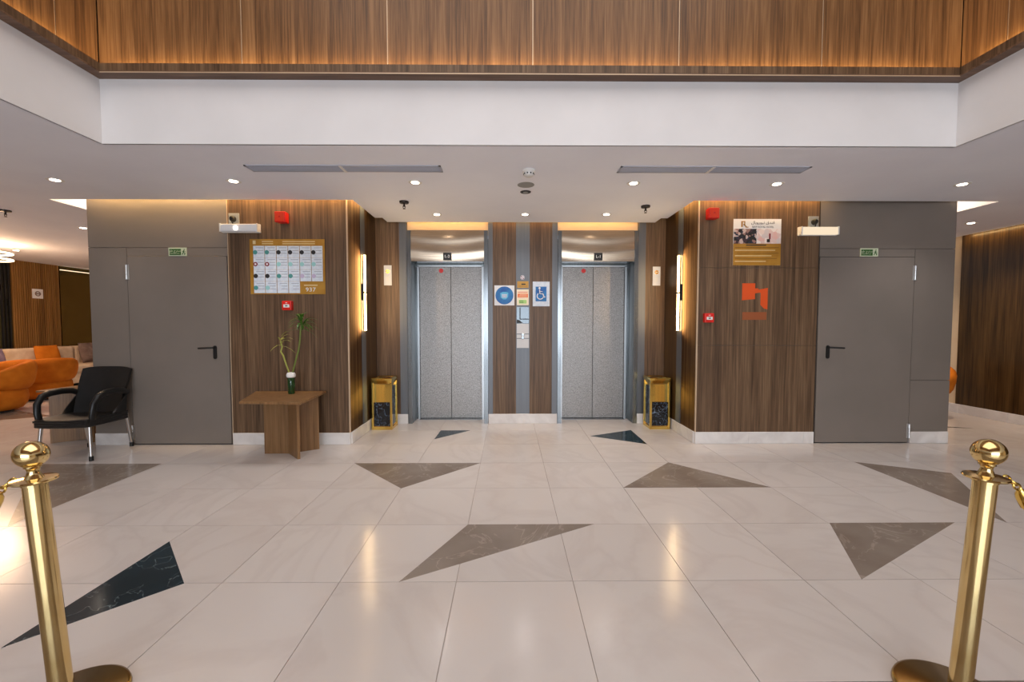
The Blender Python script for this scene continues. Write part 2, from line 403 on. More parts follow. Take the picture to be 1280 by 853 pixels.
# ------------------------------------------------------------------ atrium: white fascia, wooden ledge, panelled upper walls
ft = MB()
ft.box(OX0-.12, OX1+.12, OY, OY+.12, ZC+T, 3.10); ft.box(OX0-.12, OX0, -2.6, OY, ZC+T, 3.10); ft.box(OX1, OX1+.12, -2.6, OY, ZC+T, 3.10); ft.box(OX0, OX1, -2.72, -2.6, ZC, 3.10)
ft.box(OX0+.001, OX1-.001, OY-.004, OY+.01, ZC, 3.10); ft.box(OX0-.01, OX0+.003, -2.6, OY-.004, ZC, 3.1); ft.box(OX1-.003, OX1+.01, -2.6, OY-.004, ZC, 3.1)
struct(ft.build('trim_1', 'white_paint'), 'broad white fascia around the ceiling opening')
D = 0.085
lg = empty('trim_2', (0, 0, 0)); struct(lg, 'dark walnut light ledge running around the ceiling opening')
B(OX0+D, OX1-D, OY-D, OY+.05, 3.10, 3.112).build('ledge_board', 'ledge_wood', lg)
B(OX0-.05, OX0+D, -2.6, OY+.05, 3.10, 3.112).build('ledge_board', 'ledge_wood', lg)
B(OX1-D, OX1+.05, -2.6, OY+.05, 3.10, 3.112).build('ledge_board', 'ledge_wood', lg)
B(OX0+D, OX1-D, OY-D, OY-D+.014, 3.112, 3.164).build('ledge_lip', 'walnut', lg)
B(OX0+D-.014, OX0+D, -2.6, OY-D+.014, 3.112, 3.164).build('ledge_lip', 'walnut', lg)
B(OX1-D, OX1-D+.014, -2.6, OY-D+.014, 3.112, 3.164).build('ledge_lip', 'walnut', lg)
B(OX0+D-.001, OX1-D+.001, OY-D-.003, OY-D, 3.098, 3.104).build('edge_strip', 'pale_edge', lg)
WX0, WX1, WY = OX0-.03, OX1+.045, OY+.03
def ledge_glow(loc, rot, sx, sy, p):
    area('ledge_glow', loc, rot, sx, sy, p, (1.0, .70, .32), lg)
ledge_glow(((OX0+OX1)/2, WY-.03, 3.150), (PI-.45, 0, 0), 6.1, .012, 24)
ledge_glow((OX0-.002, .3, 3.150), (PI, -.45, 0), .012, 5.3, 26)
ledge_glow((OX1+.016, .3, 3.150), (PI, .45, 0), .012, 5.3, 26)
B(OX0, OX1, WY-.034, WY-.022, 3.112, 3.118).build('led_strip', 'led_warm', lg)
ua = empty('wall_upper', (0, 0, 0)); struct(ua, 'upper atrium wall of tall walnut veneer panels')
seams = [WX0, -1.955, -.89, .178, 1.258, 2.32, WX1]
for a, b_ in zip(seams[:-1], seams[1:]):
    B(a+.004, b_-.004, WY, WY+.03, 3.0, 5.6).build('panel', 'walnut_up', ua)
for sx in seams[1:-1]: B(sx-.004, sx+.004, WY+.004, WY+.03, 3.0, 5.6).build('joint_strip', 'pale_edge', ua)
yy = [WY, 2.80, 1.74, .68, -.38, -1.44, -2.5]
for a, b_ in zip(yy[:-1], yy[1:]):
    B(WX0-.03, WX0, b_+.004, a-.004, 3.0, 5.6).build('panel', 'walnut_up', ua)
    B(WX1, WX1+.03, b_+.004, a-.004, 3.0, 5.6).build('panel', 'walnut_up', ua)
for y_ in yy[1:]:
    B(WX0-.03, WX0-.004, y_-.004, y_+.004, 3.0, 5.6).build('joint_strip', 'pale_edge', ua)
    B(WX1+.004, WX1+.03, y_-.004, y_+.004, 3.0, 5.6).build('joint_strip', 'pale_edge', ua)
B(WX0, WX1, -2.62, -2.5, 3.0, 5.6).build('panel', 'walnut_up', ua)
bk = MB().box(WX0-.1, WX1+.1, WY+.03, WY+.08, 3.0, 5.6); bk.box(WX0-.1, WX0-.03, -2.6, WY+.03, 3.0, 5.6); bk.box(WX1+.03, WX1+.1, -2.6, WY+.03, 3.0, 5.6); bk.build('backing', 'dark_slot', ua)
struct(B(WX0-.1, WX1+.1, -2.7, WY+.1, 5.6, 5.66).build('trim_3', 'ceiling_paint'), 'high white ceiling over the atrium')

# ------------------------------------------------------------------ the two door blocks
def baseboard(name, label, pieces):
    """pieces: (x0,x1,y0,y1) footprints"""
    e = empty(name, (0, 0, 0)); struct(e, label)
    for p in pieces: B(p[0], p[1], p[2], p[3], 0.0, 0.13).build('tile', 'base_white', e, bevel=.003, seg=1)
    return e
def splits(a, b, step): 
    n = max(1, round(abs(b-a)/step)); return [(a+(b-a)*i/n, a+(b-a)*(i+1)/n) for i in range(n)]
TOPZ = ZC+.22
PT = 0.02     # panel thickness
wl = struct(B(XL0, XL1-PT, YF+PT, 5.9, 0, TOPZ).build('wall_left', 'grey_panel'), 'grey and walnut clad wall block with a grey service door, left of the lifts')
dl0, dl1 = -4.122, -3.048; dh = 2.062
g = .0025
B(XL0, -3.038-g, YF, YF+PT, 2.152+g, TOPZ).build('panel', 'grey_panel', wl)
B(XL0, dl0-g, YF, YF+PT, .13, 2.152-g).build('panel', 'grey_panel', wl)
B(dl0+g, -3.038-g, YF, YF+PT, dh+g, 2.152-g).build('panel', 'grey_panel', wl)
B(-3.030, XL1-.012, YF, YF+PT, .13, TOPZ).build('wood_panel', 'walnut', wl)
B(XL1-.012, XL1+.001, YF-.002, YF+.012, .13, TOPZ).build('edge_strip', 'pale_edge', wl)
B(-3.04, -3.030, YF+.002, YF+PT, 0, TOPZ).build('edge_strip', 'pale_edge', wl)
wr = struct(B(XR0+PT, XR1, YF+PT, 5.9, 0, TOPZ).build('wall_right', 'grey_panel'), 'grey and walnut clad wall block with a grey service door, right of the lifts')
dr0, dr1 = 3.402, 4.452; 
B(3.398+g, XR1, YF, YF+PT, 2.152+g, TOPZ).build('panel', 'grey_panel', wr)
B(dr1+g, XR1, YF, YF+PT, .705+g, 2.152-g).build('panel', 'grey_panel', wr)
B(dr1+g, XR1, YF, YF+PT, .13, .705-g).build('panel', 'grey_panel', wr)
B(dr0-.004+g, dr1-g, YF, YF+PT, dh+g, 2.152-g).build('panel', 'grey_panel', wr)
hx0, hx1, hz0, hz1 = 2.225, 3.20, 1.093, 1.942; k = .002
B(XR0+.012, 3.388, YF, YF+PT, hz1+k, TOPZ).build('wood_panel', 'walnut', wr)
B(XR0+.012, 3.388, YF, YF+PT, .13, hz0-k).build('wood_panel', 'walnut', wr)
B(XR0+.012, hx0, YF, YF+PT, hz0+k*.1, hz1-k*.1).build('wood_panel', 'walnut', wr)
B(hx1, 3.388, YF, YF+PT, hz0+k*.1, hz1-k*.1).build('wood_panel', 'walnut', wr)
B(hx0+.0004, hx1-.0004, YF, YF+PT, hz0+k, hz1-k).build('access_panel', 'walnut', wr)
B(XR0-.001, XR0+.012, YF-.002, YF+.012, .13, TOPZ).build('edge_strip', 'pale_edge', wr)
B(3.388, 3.398, YF+.002, YF+PT, 0, TOPZ).build('edge_strip', 'dark_slot', wr)

def service_door(name, label, x0, x1, hinge_left, hx, lever_dir):
    e = empty(name, (0, 0, 0)); struct(e, label)
    B(x0+.003, x1-.003, YF-.004, YF+PT-.002, .012, dh-.002).build('leaf', 'grey_panel', e, bevel=.002, seg=1)
    B(x0, x1, YF+PT-.003, YF+PT+.001, 0, dh).build('reveal', 'dark_slot', e)
    pl = MB().prism([(hx+.018*math.cos(a)+0, 1.075+.018*math.sin(a)) for a in [i*PI/8 for i in range(9)]] + [(hx-.018*math.cos(a), .965-.018*math.sin(a)) for a in [i*PI/8 for i in range(9)]], YF-.014, YF-.004, 'y')
    hd = pl.build('handle_plate', 'matte_black', e, label='black handle plate')
    zl = 1.072
    MB().tube([(hx, YF-.012, zl), (hx, YF-.05, zl), (hx+lever_dir*.02, YF-.058, zl), (hx+lever_dir*.145, YF-.058, zl-.006)], .0095, 8).build('lever', 'matte_black', hd, smooth=True)
    xh = x0 if hinge_left else x1
    for z0, z1 in ((1.81, 1.97), (.06, .22)):
        hg = MB()
        for q in range(3):
            hg.lathe([(.010, 0), (.010, (z1-z0)/3-.004)], 10, (xh, YF-.012, z0+q*(z1-z0)/3))
        hg.box(xh-.022, xh+.022, YF-.006, YF-.003, z0, z1)
        hg.build('hinge', 'aluminium', e, label='bright steel hinge')
    return e
service_door('door_1', 'plain grey flush service door with black lever handle, beside the black chair', dl0, dl1, True, -3.198, -1)
service_door('door_2', 'plain grey flush service door with black lever handle, beside the walnut panel with orange mark', dr0, dr1, False, 3.516, 1)
bt = .012
baseboard('baseboard_left', 'white stone skirting on the wall block left of the lifts',
    [(XL0, dl0-.02, YF-bt, YF+PT)] + [(a, b_, YF-bt, YF+PT) for a, b_ in splits(-3.03, XL1, .62)] + [(XL1-PT, XL1+bt, a, b_) for a, b_ in splits(YF+PT, YE, .6)])
baseboard('baseboard_right', 'white stone skirting on the wall block right of the lifts',
    [(dr1+.012, XR1, YF-bt, YF+PT)] + [(a, b_, YF-bt, YF+PT) for a, b_ in ((XR0, 2.66), (2.66, 3.27), (3.27, 3.388))] + [(XR0-bt, XR0+PT, a, b_) for a, b_ in splits(YF+PT, YE, .6)])
# niche side cladding (children of the blocks)
def niche_side(par, xw, s):
    """xw wall face, s=+1: faces +x"""
    def bx(y0, y1, name, mat, proud=0.0, z0=.13, z1=TOPZ):
        a, b_ = sorted((xw-s*PT, xw+s*proud)); return B(a, b_, y0, y1, z0, z1).build(name, mat, par)
    bx(YF+PT, 4.85, 'bronze_panel', 'bronze_brushed', .0)
    bx(4.85, 4.985, 'metal_strip', 'grey_metal', .004)
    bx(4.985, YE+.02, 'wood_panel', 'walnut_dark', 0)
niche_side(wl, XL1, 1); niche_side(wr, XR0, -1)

# wall lamps: a thin bar of light held by a dark cross bracket
def sconce(xw, s, label):
    e = empty('wall_lamp', (xw+s*.004, 4.90, 1.70)); tag(e, label, 'wall lamp', 'bar wall lamps in the lift niche')
    MB().box(*sorted((s*.012, s*.03)), .0, .022, -.45, .45).build('light_bar', 'lamp_bar', e)
    MB().box(*sorted((s*.0, s*.012)), .004, .018, -.44, .44).build('back_rail', 'matte_black', e)
    MB().box(*sorted((s*.034, s*.046)), -.125, .045, -.009, .009).build('bracket', 'matte_black', e, label='dark cross bracket')
    MB().box(*sorted((s*.0, s*.04)), .03, .045, -.009, .009).build('bracket_stem', 'matte_black', e)
    MB().box(*sorted((s*.030, s*.05)), -.135, -.105, -.095, .095).build('bracket_plate', 'matte_black', e)
    area('bar_glow', (s*.034, .011, 0), (0, s*-PI/2, 0), .88, .02, 4, (1, .74, .42), e)
sconce(XL1, 1, 'glowing vertical bar wall lamp in the niche beside the L-2 lift')
sconce(XR0, -1, 'glowing vertical bar wall lamp in the niche beside the L-1 lift')

# ------------------------------------------------------------------ lift wall
EC = (-.805, 1.178); HO = .535; HI = .48
def pier(name, label, segs):
    x0, x1 = segs[0][0], segs[-1][1]
    p = struct(B(x0, x1, YE+.03, YD+.06, 0, TOPZ).build(name, 'dark_slot'), label)
    for a_, b2, nm, mt, proud in segs: B(a_, b2, YE-proud, YE+.03, .13, TOPZ).build(nm, mt, p)
pier('wall_niche_left', 'walnut and grey metal wall strip beside the L-2 lift', [(XL1, -1.436, 'wood_panel', 'walnut', 0), (-1.436, EC[0]-HO, 'metal_strip', 'grey_metal', .004)])
pier('wall_niche_centre', 'walnut wall between the two lifts with a grey metal centre strip', [(EC[0]+HO, -.211, 'metal_strip', 'grey_metal', .004), (-.211, .096, 'wood_panel', 'walnut', 0), (.096, .276, 'metal_strip', 'grey_metal', -.004), (.276, .573, 'wood_panel', 'walnut', 0), (.573, EC[1]-HO, 'metal_strip', 'grey_metal', .004)])
pier('wall_niche_right', 'walnut and grey metal wall strip beside the L-1 lift', [(EC[1]+HO, 1.805, 'metal_strip', 'grey_metal', .004), (1.805, XR0, 'wood_panel', 'walnut', 0)])
baseboard('baseboard_back', 'white stone skirting between and beside the lifts',
    [(XL1+bt, EC[0]-HO, YE-bt, YE+.03), (EC[0]+HO, .185, YE-bt, YE+.03), (.185, EC[1]-HO, YE-bt, YE+.03), (EC[1]+HO, XR0-bt, YE-bt, YE+.03)])

def elevator(cx, disp, label):
    e = empty('elevator', (cx, YE, 0)); tag(e, label, 'elevator', 'lifts in the niche')
    dy = YD-YE; H = 2.156
    for s in (-1, 1):
        j = MB(); a, b_ = sorted((s*HI, s*(HO-.004))); j.box(a, b_, -.006, .012, 0, H+.40)
        a2, b2 = sorted((s*HI, s*(HI+.01))); MB().box(a2, b2, .012, dy, 0, H).build('jamb_return', 'steel_frame_shaded', e)
        a3, b3 = sorted((s*(HI-.045), s*HI)); j.box(a3, b3, dy-.045, dy, 0, H)
        a4, b4 = sorted((s*(HI-.047), s*(HI-.022))); MB().box(a4, b4, dy-.06, dy-.045, 0, H-.012).build('door_trim', 'steel_bright', e)
        j.build('jamb', 'steel_frame', e)
    MB().box(-HI, HI, dy-.05, dy, H-.03, H).build('door_head', 'steel_frame_shaded', e)
    MB().box(-HI+.022, HI-.022, dy-.06, dy-.05, H-.036, H-.018).build('door_trim', 'steel_bright', e)
    MB().box(-HI, HI, .012, dy, H, H+.01).build('head_soffit', 'steel_frame', e)
    # softly buckled stainless sheet above the opening
    def hs(u, v):
        x = -HI + u*2*HI; z = H + v*.405
        y = .004 - .006*math.sin(v*PI) + .0026*math.sin(v*13+1.3*math.sin(u*PI))
        return (x, y, z)
    MB().sheet(hs, 26, 26, -.01).build('header', 'steel_header', e, smooth=True)
    MB().box(-HO+.004, HO-.004, dy+.03, dy+.05, 0, H+.36).build('shaft_back', 'dark_slot', e)
    wdr = HI-.045
    for s in (-1, 1):
        a, b_ = sorted((s*.002, s*wdr))
        d = MB().box(a, b_, dy-.012, dy+.02, .006, H-.03).build('door_panel', 'steel_linen', e, bevel=.002, seg=1)
        if s == -1:
            st = MB().lathe([(.031, 0), (.031, .001)], 20, (-.135, dy-.012, 2.07), 'y').build('sticker', 'red_plastic', d, label='round red sticker')
    MB().box(-wdr, wdr, dy-.10, dy+.02, -.003, .004).build('sill', 'steel_frame', e)
    dp = MB().box(-.052, .052, -.022, -.004, 2.165, 2.262).build('display', 'matte_black', e, label='black floor display')
    lettering(disp, .052, 'white_plastic', dp, 0, -.023, 2.213)
    return e
elevator(EC[0], 'L-2', 'stainless steel lift with black L-2 display above its linen-etched doors')
elevator(EC[1], 'L-1', 'stainless steel lift with black L-1 display above its linen-etched doors')

# call button plates beside each lift
def call_plate(x, z0, z1, label):
    e = empty('call_panel', (x, YE, (z0+z1)/2)); tag(e, label, 'call panel', 'lift indicator plates on walnut')
    hh = (z1-z0)/2
    MB().box(-.05, .05, -.012, 0, -hh, hh).build('plate', 'paper', e, bevel=.002, seg=1)
    MB().lathe([(.026, 0), (.026, .002)], 18, (0, -.012, .05), 'y').build('arrow_disc', 'brass_dark', e)
    MB().box(-.015, .015, -.0145, -.014, .045, .055).build('arrow_mark', 'paper', e)
    MB().box(-.012, .012, -.0135, -.012, -.075, -.02).build('key_slot', 'white_plastic', e)
call_plate(-1.587, 1.837, 2.098, 'pale lift indicator plate with a brown disc, beside the L-2 lift')
call_plate(1.950, 1.837, 2.085, 'pale lift indicator plate with a brown disc, beside the L-1 lift')

# signs between the lifts
yS = YE
def sign(name, x0, x1, z0, z1, mat, label, cat, y=yS, t=.004):
    e = empty(name, ((x0+x1)/2, y, z0)); tag(e, label, cat)
    w_ = (x1-x0)/2
    MB().box(-w_, w_, -t, 0, 0, z1-z0).build('board', mat, e)
    return e, w_, z1-z0
e, w_, h_ = sign('mask_sign', -.189, .075, 1.575, 1.838, 'paper', 'square white sign with a blue disc and pale face mask picture', 'sign')
MB().lathe([(.118, 0), (.118, .001)], 40, (0, -.004, h_/2), 'y').build('disc', 'sign_blue', e)
MB().prism([(-.055, h_/2+.03), (-.048, h_/2-.03), (-.015, h_/2-.052), (.02, h_/2-.052), (.048, h_/2-.02), (.052, h_/2+.035), (.02, h_/2+.045), (-.02, h_/2+.045)], -.006, -.005, 'y').build('face_shape', 'sign_cyan', e)
MB().prism([(-.036, h_/2+.016), (-.03, h_/2-.03), (.03, h_/2-.03), (.036, h_/2+.016)], -.007, -.006, 'y').build('mask_shape', 'paper_blue', e)
for q in range(3): MB().box(-.03, .03, -.0075, -.007, h_/2-.022+q*.012, h_/2-.019+q*.012).build('print_line', 'sign_blue', e)
e, w_, h_ = sign('wheelchair_sign', .317, .540, 1.564, 1.888, 'paper_blue', 'white sign with a blue square and white wheelchair symbol', 'sign')
MB().box(-.074, .07, -.0055, -.004, .065, .258).build('blue_panel', 'sign_blue', e)
wc = MB(); cz = .135
wc.tube([(-.012+.042*math.cos(a), -.0065, cz+.042*math.sin(a)) for a in [math.radians(130+q*14) for q in range(16)]], .0062, 6)
wc.lathe([(.014, 0), (.014, .001)], 14, (-.022, -.006, .238), 'y')
wc.tube([(-.022, -.0065, .218), (-.018, -.0065, .165), (.022, -.0065, .163), (.04, -.0065, .118), (.054, -.0065, .124)], .0078, 6)
wc.tube([(-.02, -.0065, .195), (.018, -.0065, .193)], .005, 6)
wc.build('wheelchair_symbol', 'white_plastic', e, label='white wheelchair symbol')
e, w_, h_ = sign('no_smoking_sticker', .152, .21, 1.914, 1.972, 'grey_metal', 'small round white no smoking sticker with red ring on the metal strip', 'sticker', t=.001, y=YE+.004)
MB().lathe([(.029, 0), (.029, .001)], 20, (0, -.001, .029), 'y').build('disc', 'paper', e)
MB().tube([(.022*math.cos(a), -.0028, .029+.022*math.sin(a)) for a in [i*PI/10 for i in range(20)]], .003, 5, closed=True).build('ring', 'wine', e)
MB().tube([(-.015, -.0028, .044), (.015, -.0028, .014)], .003, 5).build('bar', 'wine', e)
e, w_, h_ = sign('gold_plate', .112, .262, 1.806, 1.893, 'gold_print', 'small gold plate with dark print on the metal strip', 'sign', y=YE+.004)
MB().box(-.02, .035, -.0048, -.004, .04, .056).build('print_line', 'ink', e); MB().box(-.055, .055, -.0048, -.004, .018, .024).build('print_line', 'gold_dark', e)
e, w_, h_ = sign('price_notice', .106, .264, 1.578, 1.786, 'notice_cream', 'cream notice with orange and green bands on the metal strip', 'notice', y=YE+.004)
MB().box(-.068, .068, -.005, -.004, .10, .152).build('orange_band', 'notice_orange', e); MB().box(-.05, .05, -.005, -.004, .022, .07).build('green_band', 'notice_green', e)
for q in range(3): MB().box(-.06+.01*q, .055, -.0055, -.005, .108+q*.015, .112+q*.015).build('print_line', 'notice_cream', e)
MB().box(-.065, .065, -.005, -.004, .168, .176).build('print_line', 'orange_print', e)
for q in range(2): MB().box(-.045, .01, -.0055, -.005, .032+q*.017, .038+q*.017).build('print_line', 'sign_green', e)
e, w_, h_ = sign('intercom_panel', .106, .266, 1.338, 1.553, 'mirror_grey', 'glossy grey intercom plate with black corner above the call buttons', 'intercom', y=YE+.004, t=.012)
MB().box(-.043, -.031, -.0135, -.012, .055, .21).build('edge_line', 'matte_black', e); MB().prism([(-.078, .004), (.0, .004), (-.05, .045), (-.078, .05)], -.0135, -.012, 'y').build('corner', 'matte_black', e)
MB().box(-.04, .078, -.0135, -.012, .05, .062).build('edge_line', 'matte_black', e)
e, w_, h_ = sign('button_panel', .106, .266, 1.012, 1.333, 'steel_plate', 'steel lift call button plate with two round buttons below the intercom', 'button panel', y=YE+.004, t=.012)
MB().box(-.08, .08, -.0145, -.012, .18, .19).build('groove', 'grey_metal', e); MB().box(-.08, .08, -.0145, -.012, .122, .132).build('groove', 'grey_metal', e)
for q in (.176, .137): MB().lathe([(.021, 0), (.021, .006), (.017, .009)], 18, (0, -.012, q), 'y').build('button', 'steel_frame', e)

# ------------------------------------------------------------------ posters on the blocks
e, w_, h_ = sign('event_poster', -2.798, -1.991, 1.652, 2.245, 'gold_print', 'gold poster with a grid of white picture cards and number 937', 'poster', y=YF)
MB().box(-w_+.036, -w_+.066, -.0055, -.004, h_-.055, h_-.016).build('logo', 'ink_cream', e)
for q, (a, b_) in enumerate([(-.27, -.15), (-.05, .30)]):
    for r_ in range(2): MB().box(a, b_, -.0045, -.004, h_-.030-r_*.024, h_-.022-r_*.024).build('print_line', 'ink_cream', e)
cw, chh = .1245, .1275; x00 = -w_+.036; z00 = h_-.072
icons = [('teal','teal','ink','ink','ink','ink'), ('wine','wine','teal_light','teal_light','teal_light','teal_light'), ('ink','ink','teal','teal','lilac','lilac'), ('teal','teal_light','paper','paper_blue')]
for r_, row in enumerate(icons):
    for c_, ic in enumerate(row):
        xa = x00+c_*cw*1.005; zt = z00-r_*chh
        cd = MB().box(xa+.0025, xa+cw-.0025, -.006, -.004, zt-chh+.001, zt-.001).build('card', 'paper_blue', e)
        MB().box(xa, xa+.003, -.0062, -.004, zt-chh, zt).build('card_spine', 'gold_dark', e)
        if r_ < 3 or c_ < 2: MB().lathe([(.024, 0), (.024, .001)], 14, (xa+.024, -.006, zt-.07), 'y').build('icon', ic, cd)
        if ic in ('wine',): MB().lathe([(.011, 0), (.011, .001)], 10, (xa+.024, -.007, zt-.07), 'y').build('icon_hole', 'paper', cd)
        for q in range(3): MB().box(xa+.03+.018*(q > 0), xa+cw-.012, -.0064, -.006, zt-.024-q*.03, zt-.018-q*.03).build('print_line', 'ink_soft', cd)
lettering('937', .062, 'paper', e, .245, -.0048, .048, sx=1.2)
MB().box(.175, .32, -.0045, -.004, .092, .102).build('print_line', 'ink_cream', e)

e, w_, h_ = sign('hotel_poster', 2.446, 2.967, 1.969, 2.470, 'paper', 'framed-size hotel poster with white heading, crowd photo and gold text block', 'poster', y=YF)
MB().box(-w_, w_, -.005, -.004, .0, .235).build('gold_block', 'gold_print', e)
for q, (a, b_) in enumerate([(-.24, .24), (-.24, .20), (-.22, .24), (-.24, .16), (-.24, .22), (-.24, .1)]):
    MB().box(a, b_, -.0055, -.005, .19-q*.03, .197-q*.03).build('print_line', 'ink_cream' if q % 2 else 'gold_dark', e)
MB().box(-.12, .10, -.0055, -.005, .214, .224).build('print_line', 'ink', e)
MB().box(-w_+.004, -.008, -.0055, -.004, .235, .395).build('photo', 'crowd_print', e, label='photo of a dense crowd')
MB().box(-.004, w_-.002, -.0055, -.004, .235, .395).build('photo', 'pale_print', e, label='pale photo of a street')
MB().box(.105, .14, -.006, -.0055, .25, .285).build('photo_figure', 'ink', e); MB().box(.128, .146, -.006, -.0055, .285, .345).build('photo_figure', 'wine', e)
lg2 = MB(); lg2.box(-.178, -.162, -.006, -.004, .415, .478); lg2.box(-.162, -.135, -.006, -.004, .468, .478); lg2.box(-.145, -.135, -.006, -.004, .44, .47); lg2.box(-.155, -.135, -.006, -.004, .436, .446)
lg2.prism([(-.15, .436), (-.122, .410), (-.108, .410), (-.138, .44)], -.006, -.004, 'y'); lg2.box(-.13, -.098, -.006, -.004, .408, .417)
lg2.build('logo', 'gold_print', e)
lettering('NEW ROYAL HOTEL', .026, 'ink', e, .06, -.0046, .414)
AR = '\u0641\u0646\u062f\u0642 \u0646\u064a\u0648\u0631\u0648\u064a\u0627\u0644'
SH = '\ufedd\ufe8e\ufef3\ufeed\ufead\ufeee\ufef4\ufee7 \ufed5\ufeaa\ufee8\ufed3'
lettering(SH, .046, 'ink', e, .06, -.0046, .462)

# orange mark left on the walnut panel
e = empty('orange_mark', (2.70, YF, 1.374)); tag(e, 'faded orange logo stuck on the walnut access panel', 'decal')
MB().prism([(-.142, .215), (.0, .228), (.0, .29), (.035, .296), (.035, .345), (.0, .345), (.0, .40), (-.142, .40)], -.0015, 0, 'y').build('left_piece', 'orange_print', e)
MB().prism([(.062, .165), (.10, .125), (.14, .115), (.14, .35), (.035, .33), (.035, .30), (.062, .295)], -.0015, 0, 'y').build('right_piece', 'orange_print', e)
MB().box(-.135, .132, -.001, 0, 0, .085).build('faint_band', 'orange_faint', e)

# green exit signs above both doors
def exit_sign(x0, x1, z0, z1, label):
    e, w_, h_ = sign('exit_sign', x0, x1, z0, z1, 'sign_pale', label, 'sign', y=YF, t=.006)
    e['group'] = 'green exit signs over the service doors'
    MB().box(-w_+.010, w_*.38, -.0068, -.006, .010, h_-.014).build('green_field', 'sign_green', e)
    lettering('\ufe8d\ufeed\ufec3 \ufe9d\ufead\ufea8\ufee3', .034, 'sign_pale', e, -.03, -.0072, h_*.62)
    lettering('EMERGENCY EXIT', .013, 'sign_pale', e, -.03, -.0072, h_*.30)
    rm = MB(); X0 = w_*.70
    rm.lathe([(.006, 0), (.006, .001)], 10, (X0+.004, -.006, h_*.78), 'y')
    rm.tube([(X0, -.0066, h_*.68), (X0-.003, -.0066, h_*.45), (X0+.012, -.0066, h_*.35), (X0+.008, -.0066, h_*.14)], .0045, 5)
    rm.tube([(X0-.003, -.0066, h_*.45), (X0-.012, -.0066, h_*.3), (X0-.018, -.0066, h_*.16)], .004, 5)
    rm.tube([(X0-.016, -.0066, h_*.5), (X0, -.0066, h_*.64), (X0+.016, -.0066, h_*.5)], .003, 5)
    rm.build('running_figure', 'sign_green', e)
exit_sign(-3.668, -3.474, 2.062, 2.152, 'green and cream emergency exit sign over the door beside the black chair')
exit_sign(3.842, 4.039, 2.066, 2.156, 'green and cream emergency exit sign over the door by the orange mark wall')

# emergency lamps and their sockets
def emergency(x0, x1, zc, lit, label, lab2, xs):
    e = empty('emergency_light', ((x0+x1)/2, YF, zc)); tag(e, label, 'emergency light', 'emergency lamps at the door corners'); w_ = (x1-x0)/2
    MB().box(-w_, w_, -.03, 0, -.046, .046).build('housing', 'white_plastic', e, bevel=.004)
    MB().box(-w_+.006, w_-.006, -.062, -.03, -.040, .040).build('diffuser', 'emergency_glow' if lit else 'paper', e, bevel=.008)
    if not lit: MB().lathe([(.022, 0), (.022, .004)], 16, (-.03, -.062, -.004), 'y').build('lamp_spot', 'led_white', e)
    for s in (-1, 1): MB().box(*sorted((s*w_*.93, s*w_*.99)), -.066, -.03, -.043, .043).build('end_cap', 'white_plastic', e)
    c = empty('wall_socket', (xs, YF, zc+.108)); tag(c, lab2, 'socket', 'sockets above the emergency lamps')
    MB().box(-.056, .056, -.012, 0, -.056, .056).build('plate', 'grey_plastic', c, bevel=.003)
    p = MB().lathe([(.03, 0), (.03, .03), (.018, .045)], 16, (0, -.012, -.008), 'y').build('plug', 'matte_black', c, smooth=True)
    MB().tube([(0, -.05, -.012), (0, -.045, -.04), (.004, -.03, -.062)], .006, 6).build('cord', 'matte_black', p)
emergency(-3.078, -2.672, 2.355, False, 'white emergency light with one lit spot, above the picture card poster', 'grey wall socket with black plug above the spot-lit emergency light', -2.955)
emergency(3.145, 3.56, 2.335, True, 'fully glowing white emergency light beside the hotel poster', 'grey wall socket with black plug above the glowing emergency light', 3.315)

# red alarms
def sounder(x, z, label):
    e = empty('alarm_sounder', (x, YF, z)); tag(e, label, 'alarm', 'red alarm sounders')
    MB().box(-.05, .05, -.035, 0, -.055, .055).build('base', 'red_plastic', e, bevel=.004)
    b_ = MB().box(-.058, .058, -.09, -.035, -.056, .056).build('body', 'red_plastic', e, bevel=.008)
    MB().box(-.046, .046, -.094, -.09, -.046, .046).build('lens', 'red_bright', b_)
    MB().lathe([(.010, 0), (.010, .003)], 12, (0, -.094, 0), 'y').build('dot', 'red_plastic', b_)
sounder(-2.42, 2.463, 'square red fire alarm sounder above the picture card poster')
sounder(2.19, 2.512, 'square red fire alarm sounder above the hotel poster height on the walnut panel')
def call_point(x, z, label):
    e = empty('fire_call_point', (x, YF, z)); tag(e, label, 'call point', 'red fire call points')
    MB().box(-.05, .05, -.05, 0, -.05, .05).build('box', 'red_plastic', e, bevel=.006)
    MB().box(-.032, .032, -.053, -.05, -.02, .012).build('window', 'white_plastic', e); MB().box(-.012, .012, -.0545, -.053, -.009, .002).build('mark', 'ink', e)
    MB().box(-.01, .01, -.053, -.05, .026, .032).build('print_line', 'white_plastic', e)
call_point(-2.391, 1.527, 'small red fire call point under the picture card poster')
call_point(2.181, 1.395, 'small red fire call point near the orange mark')

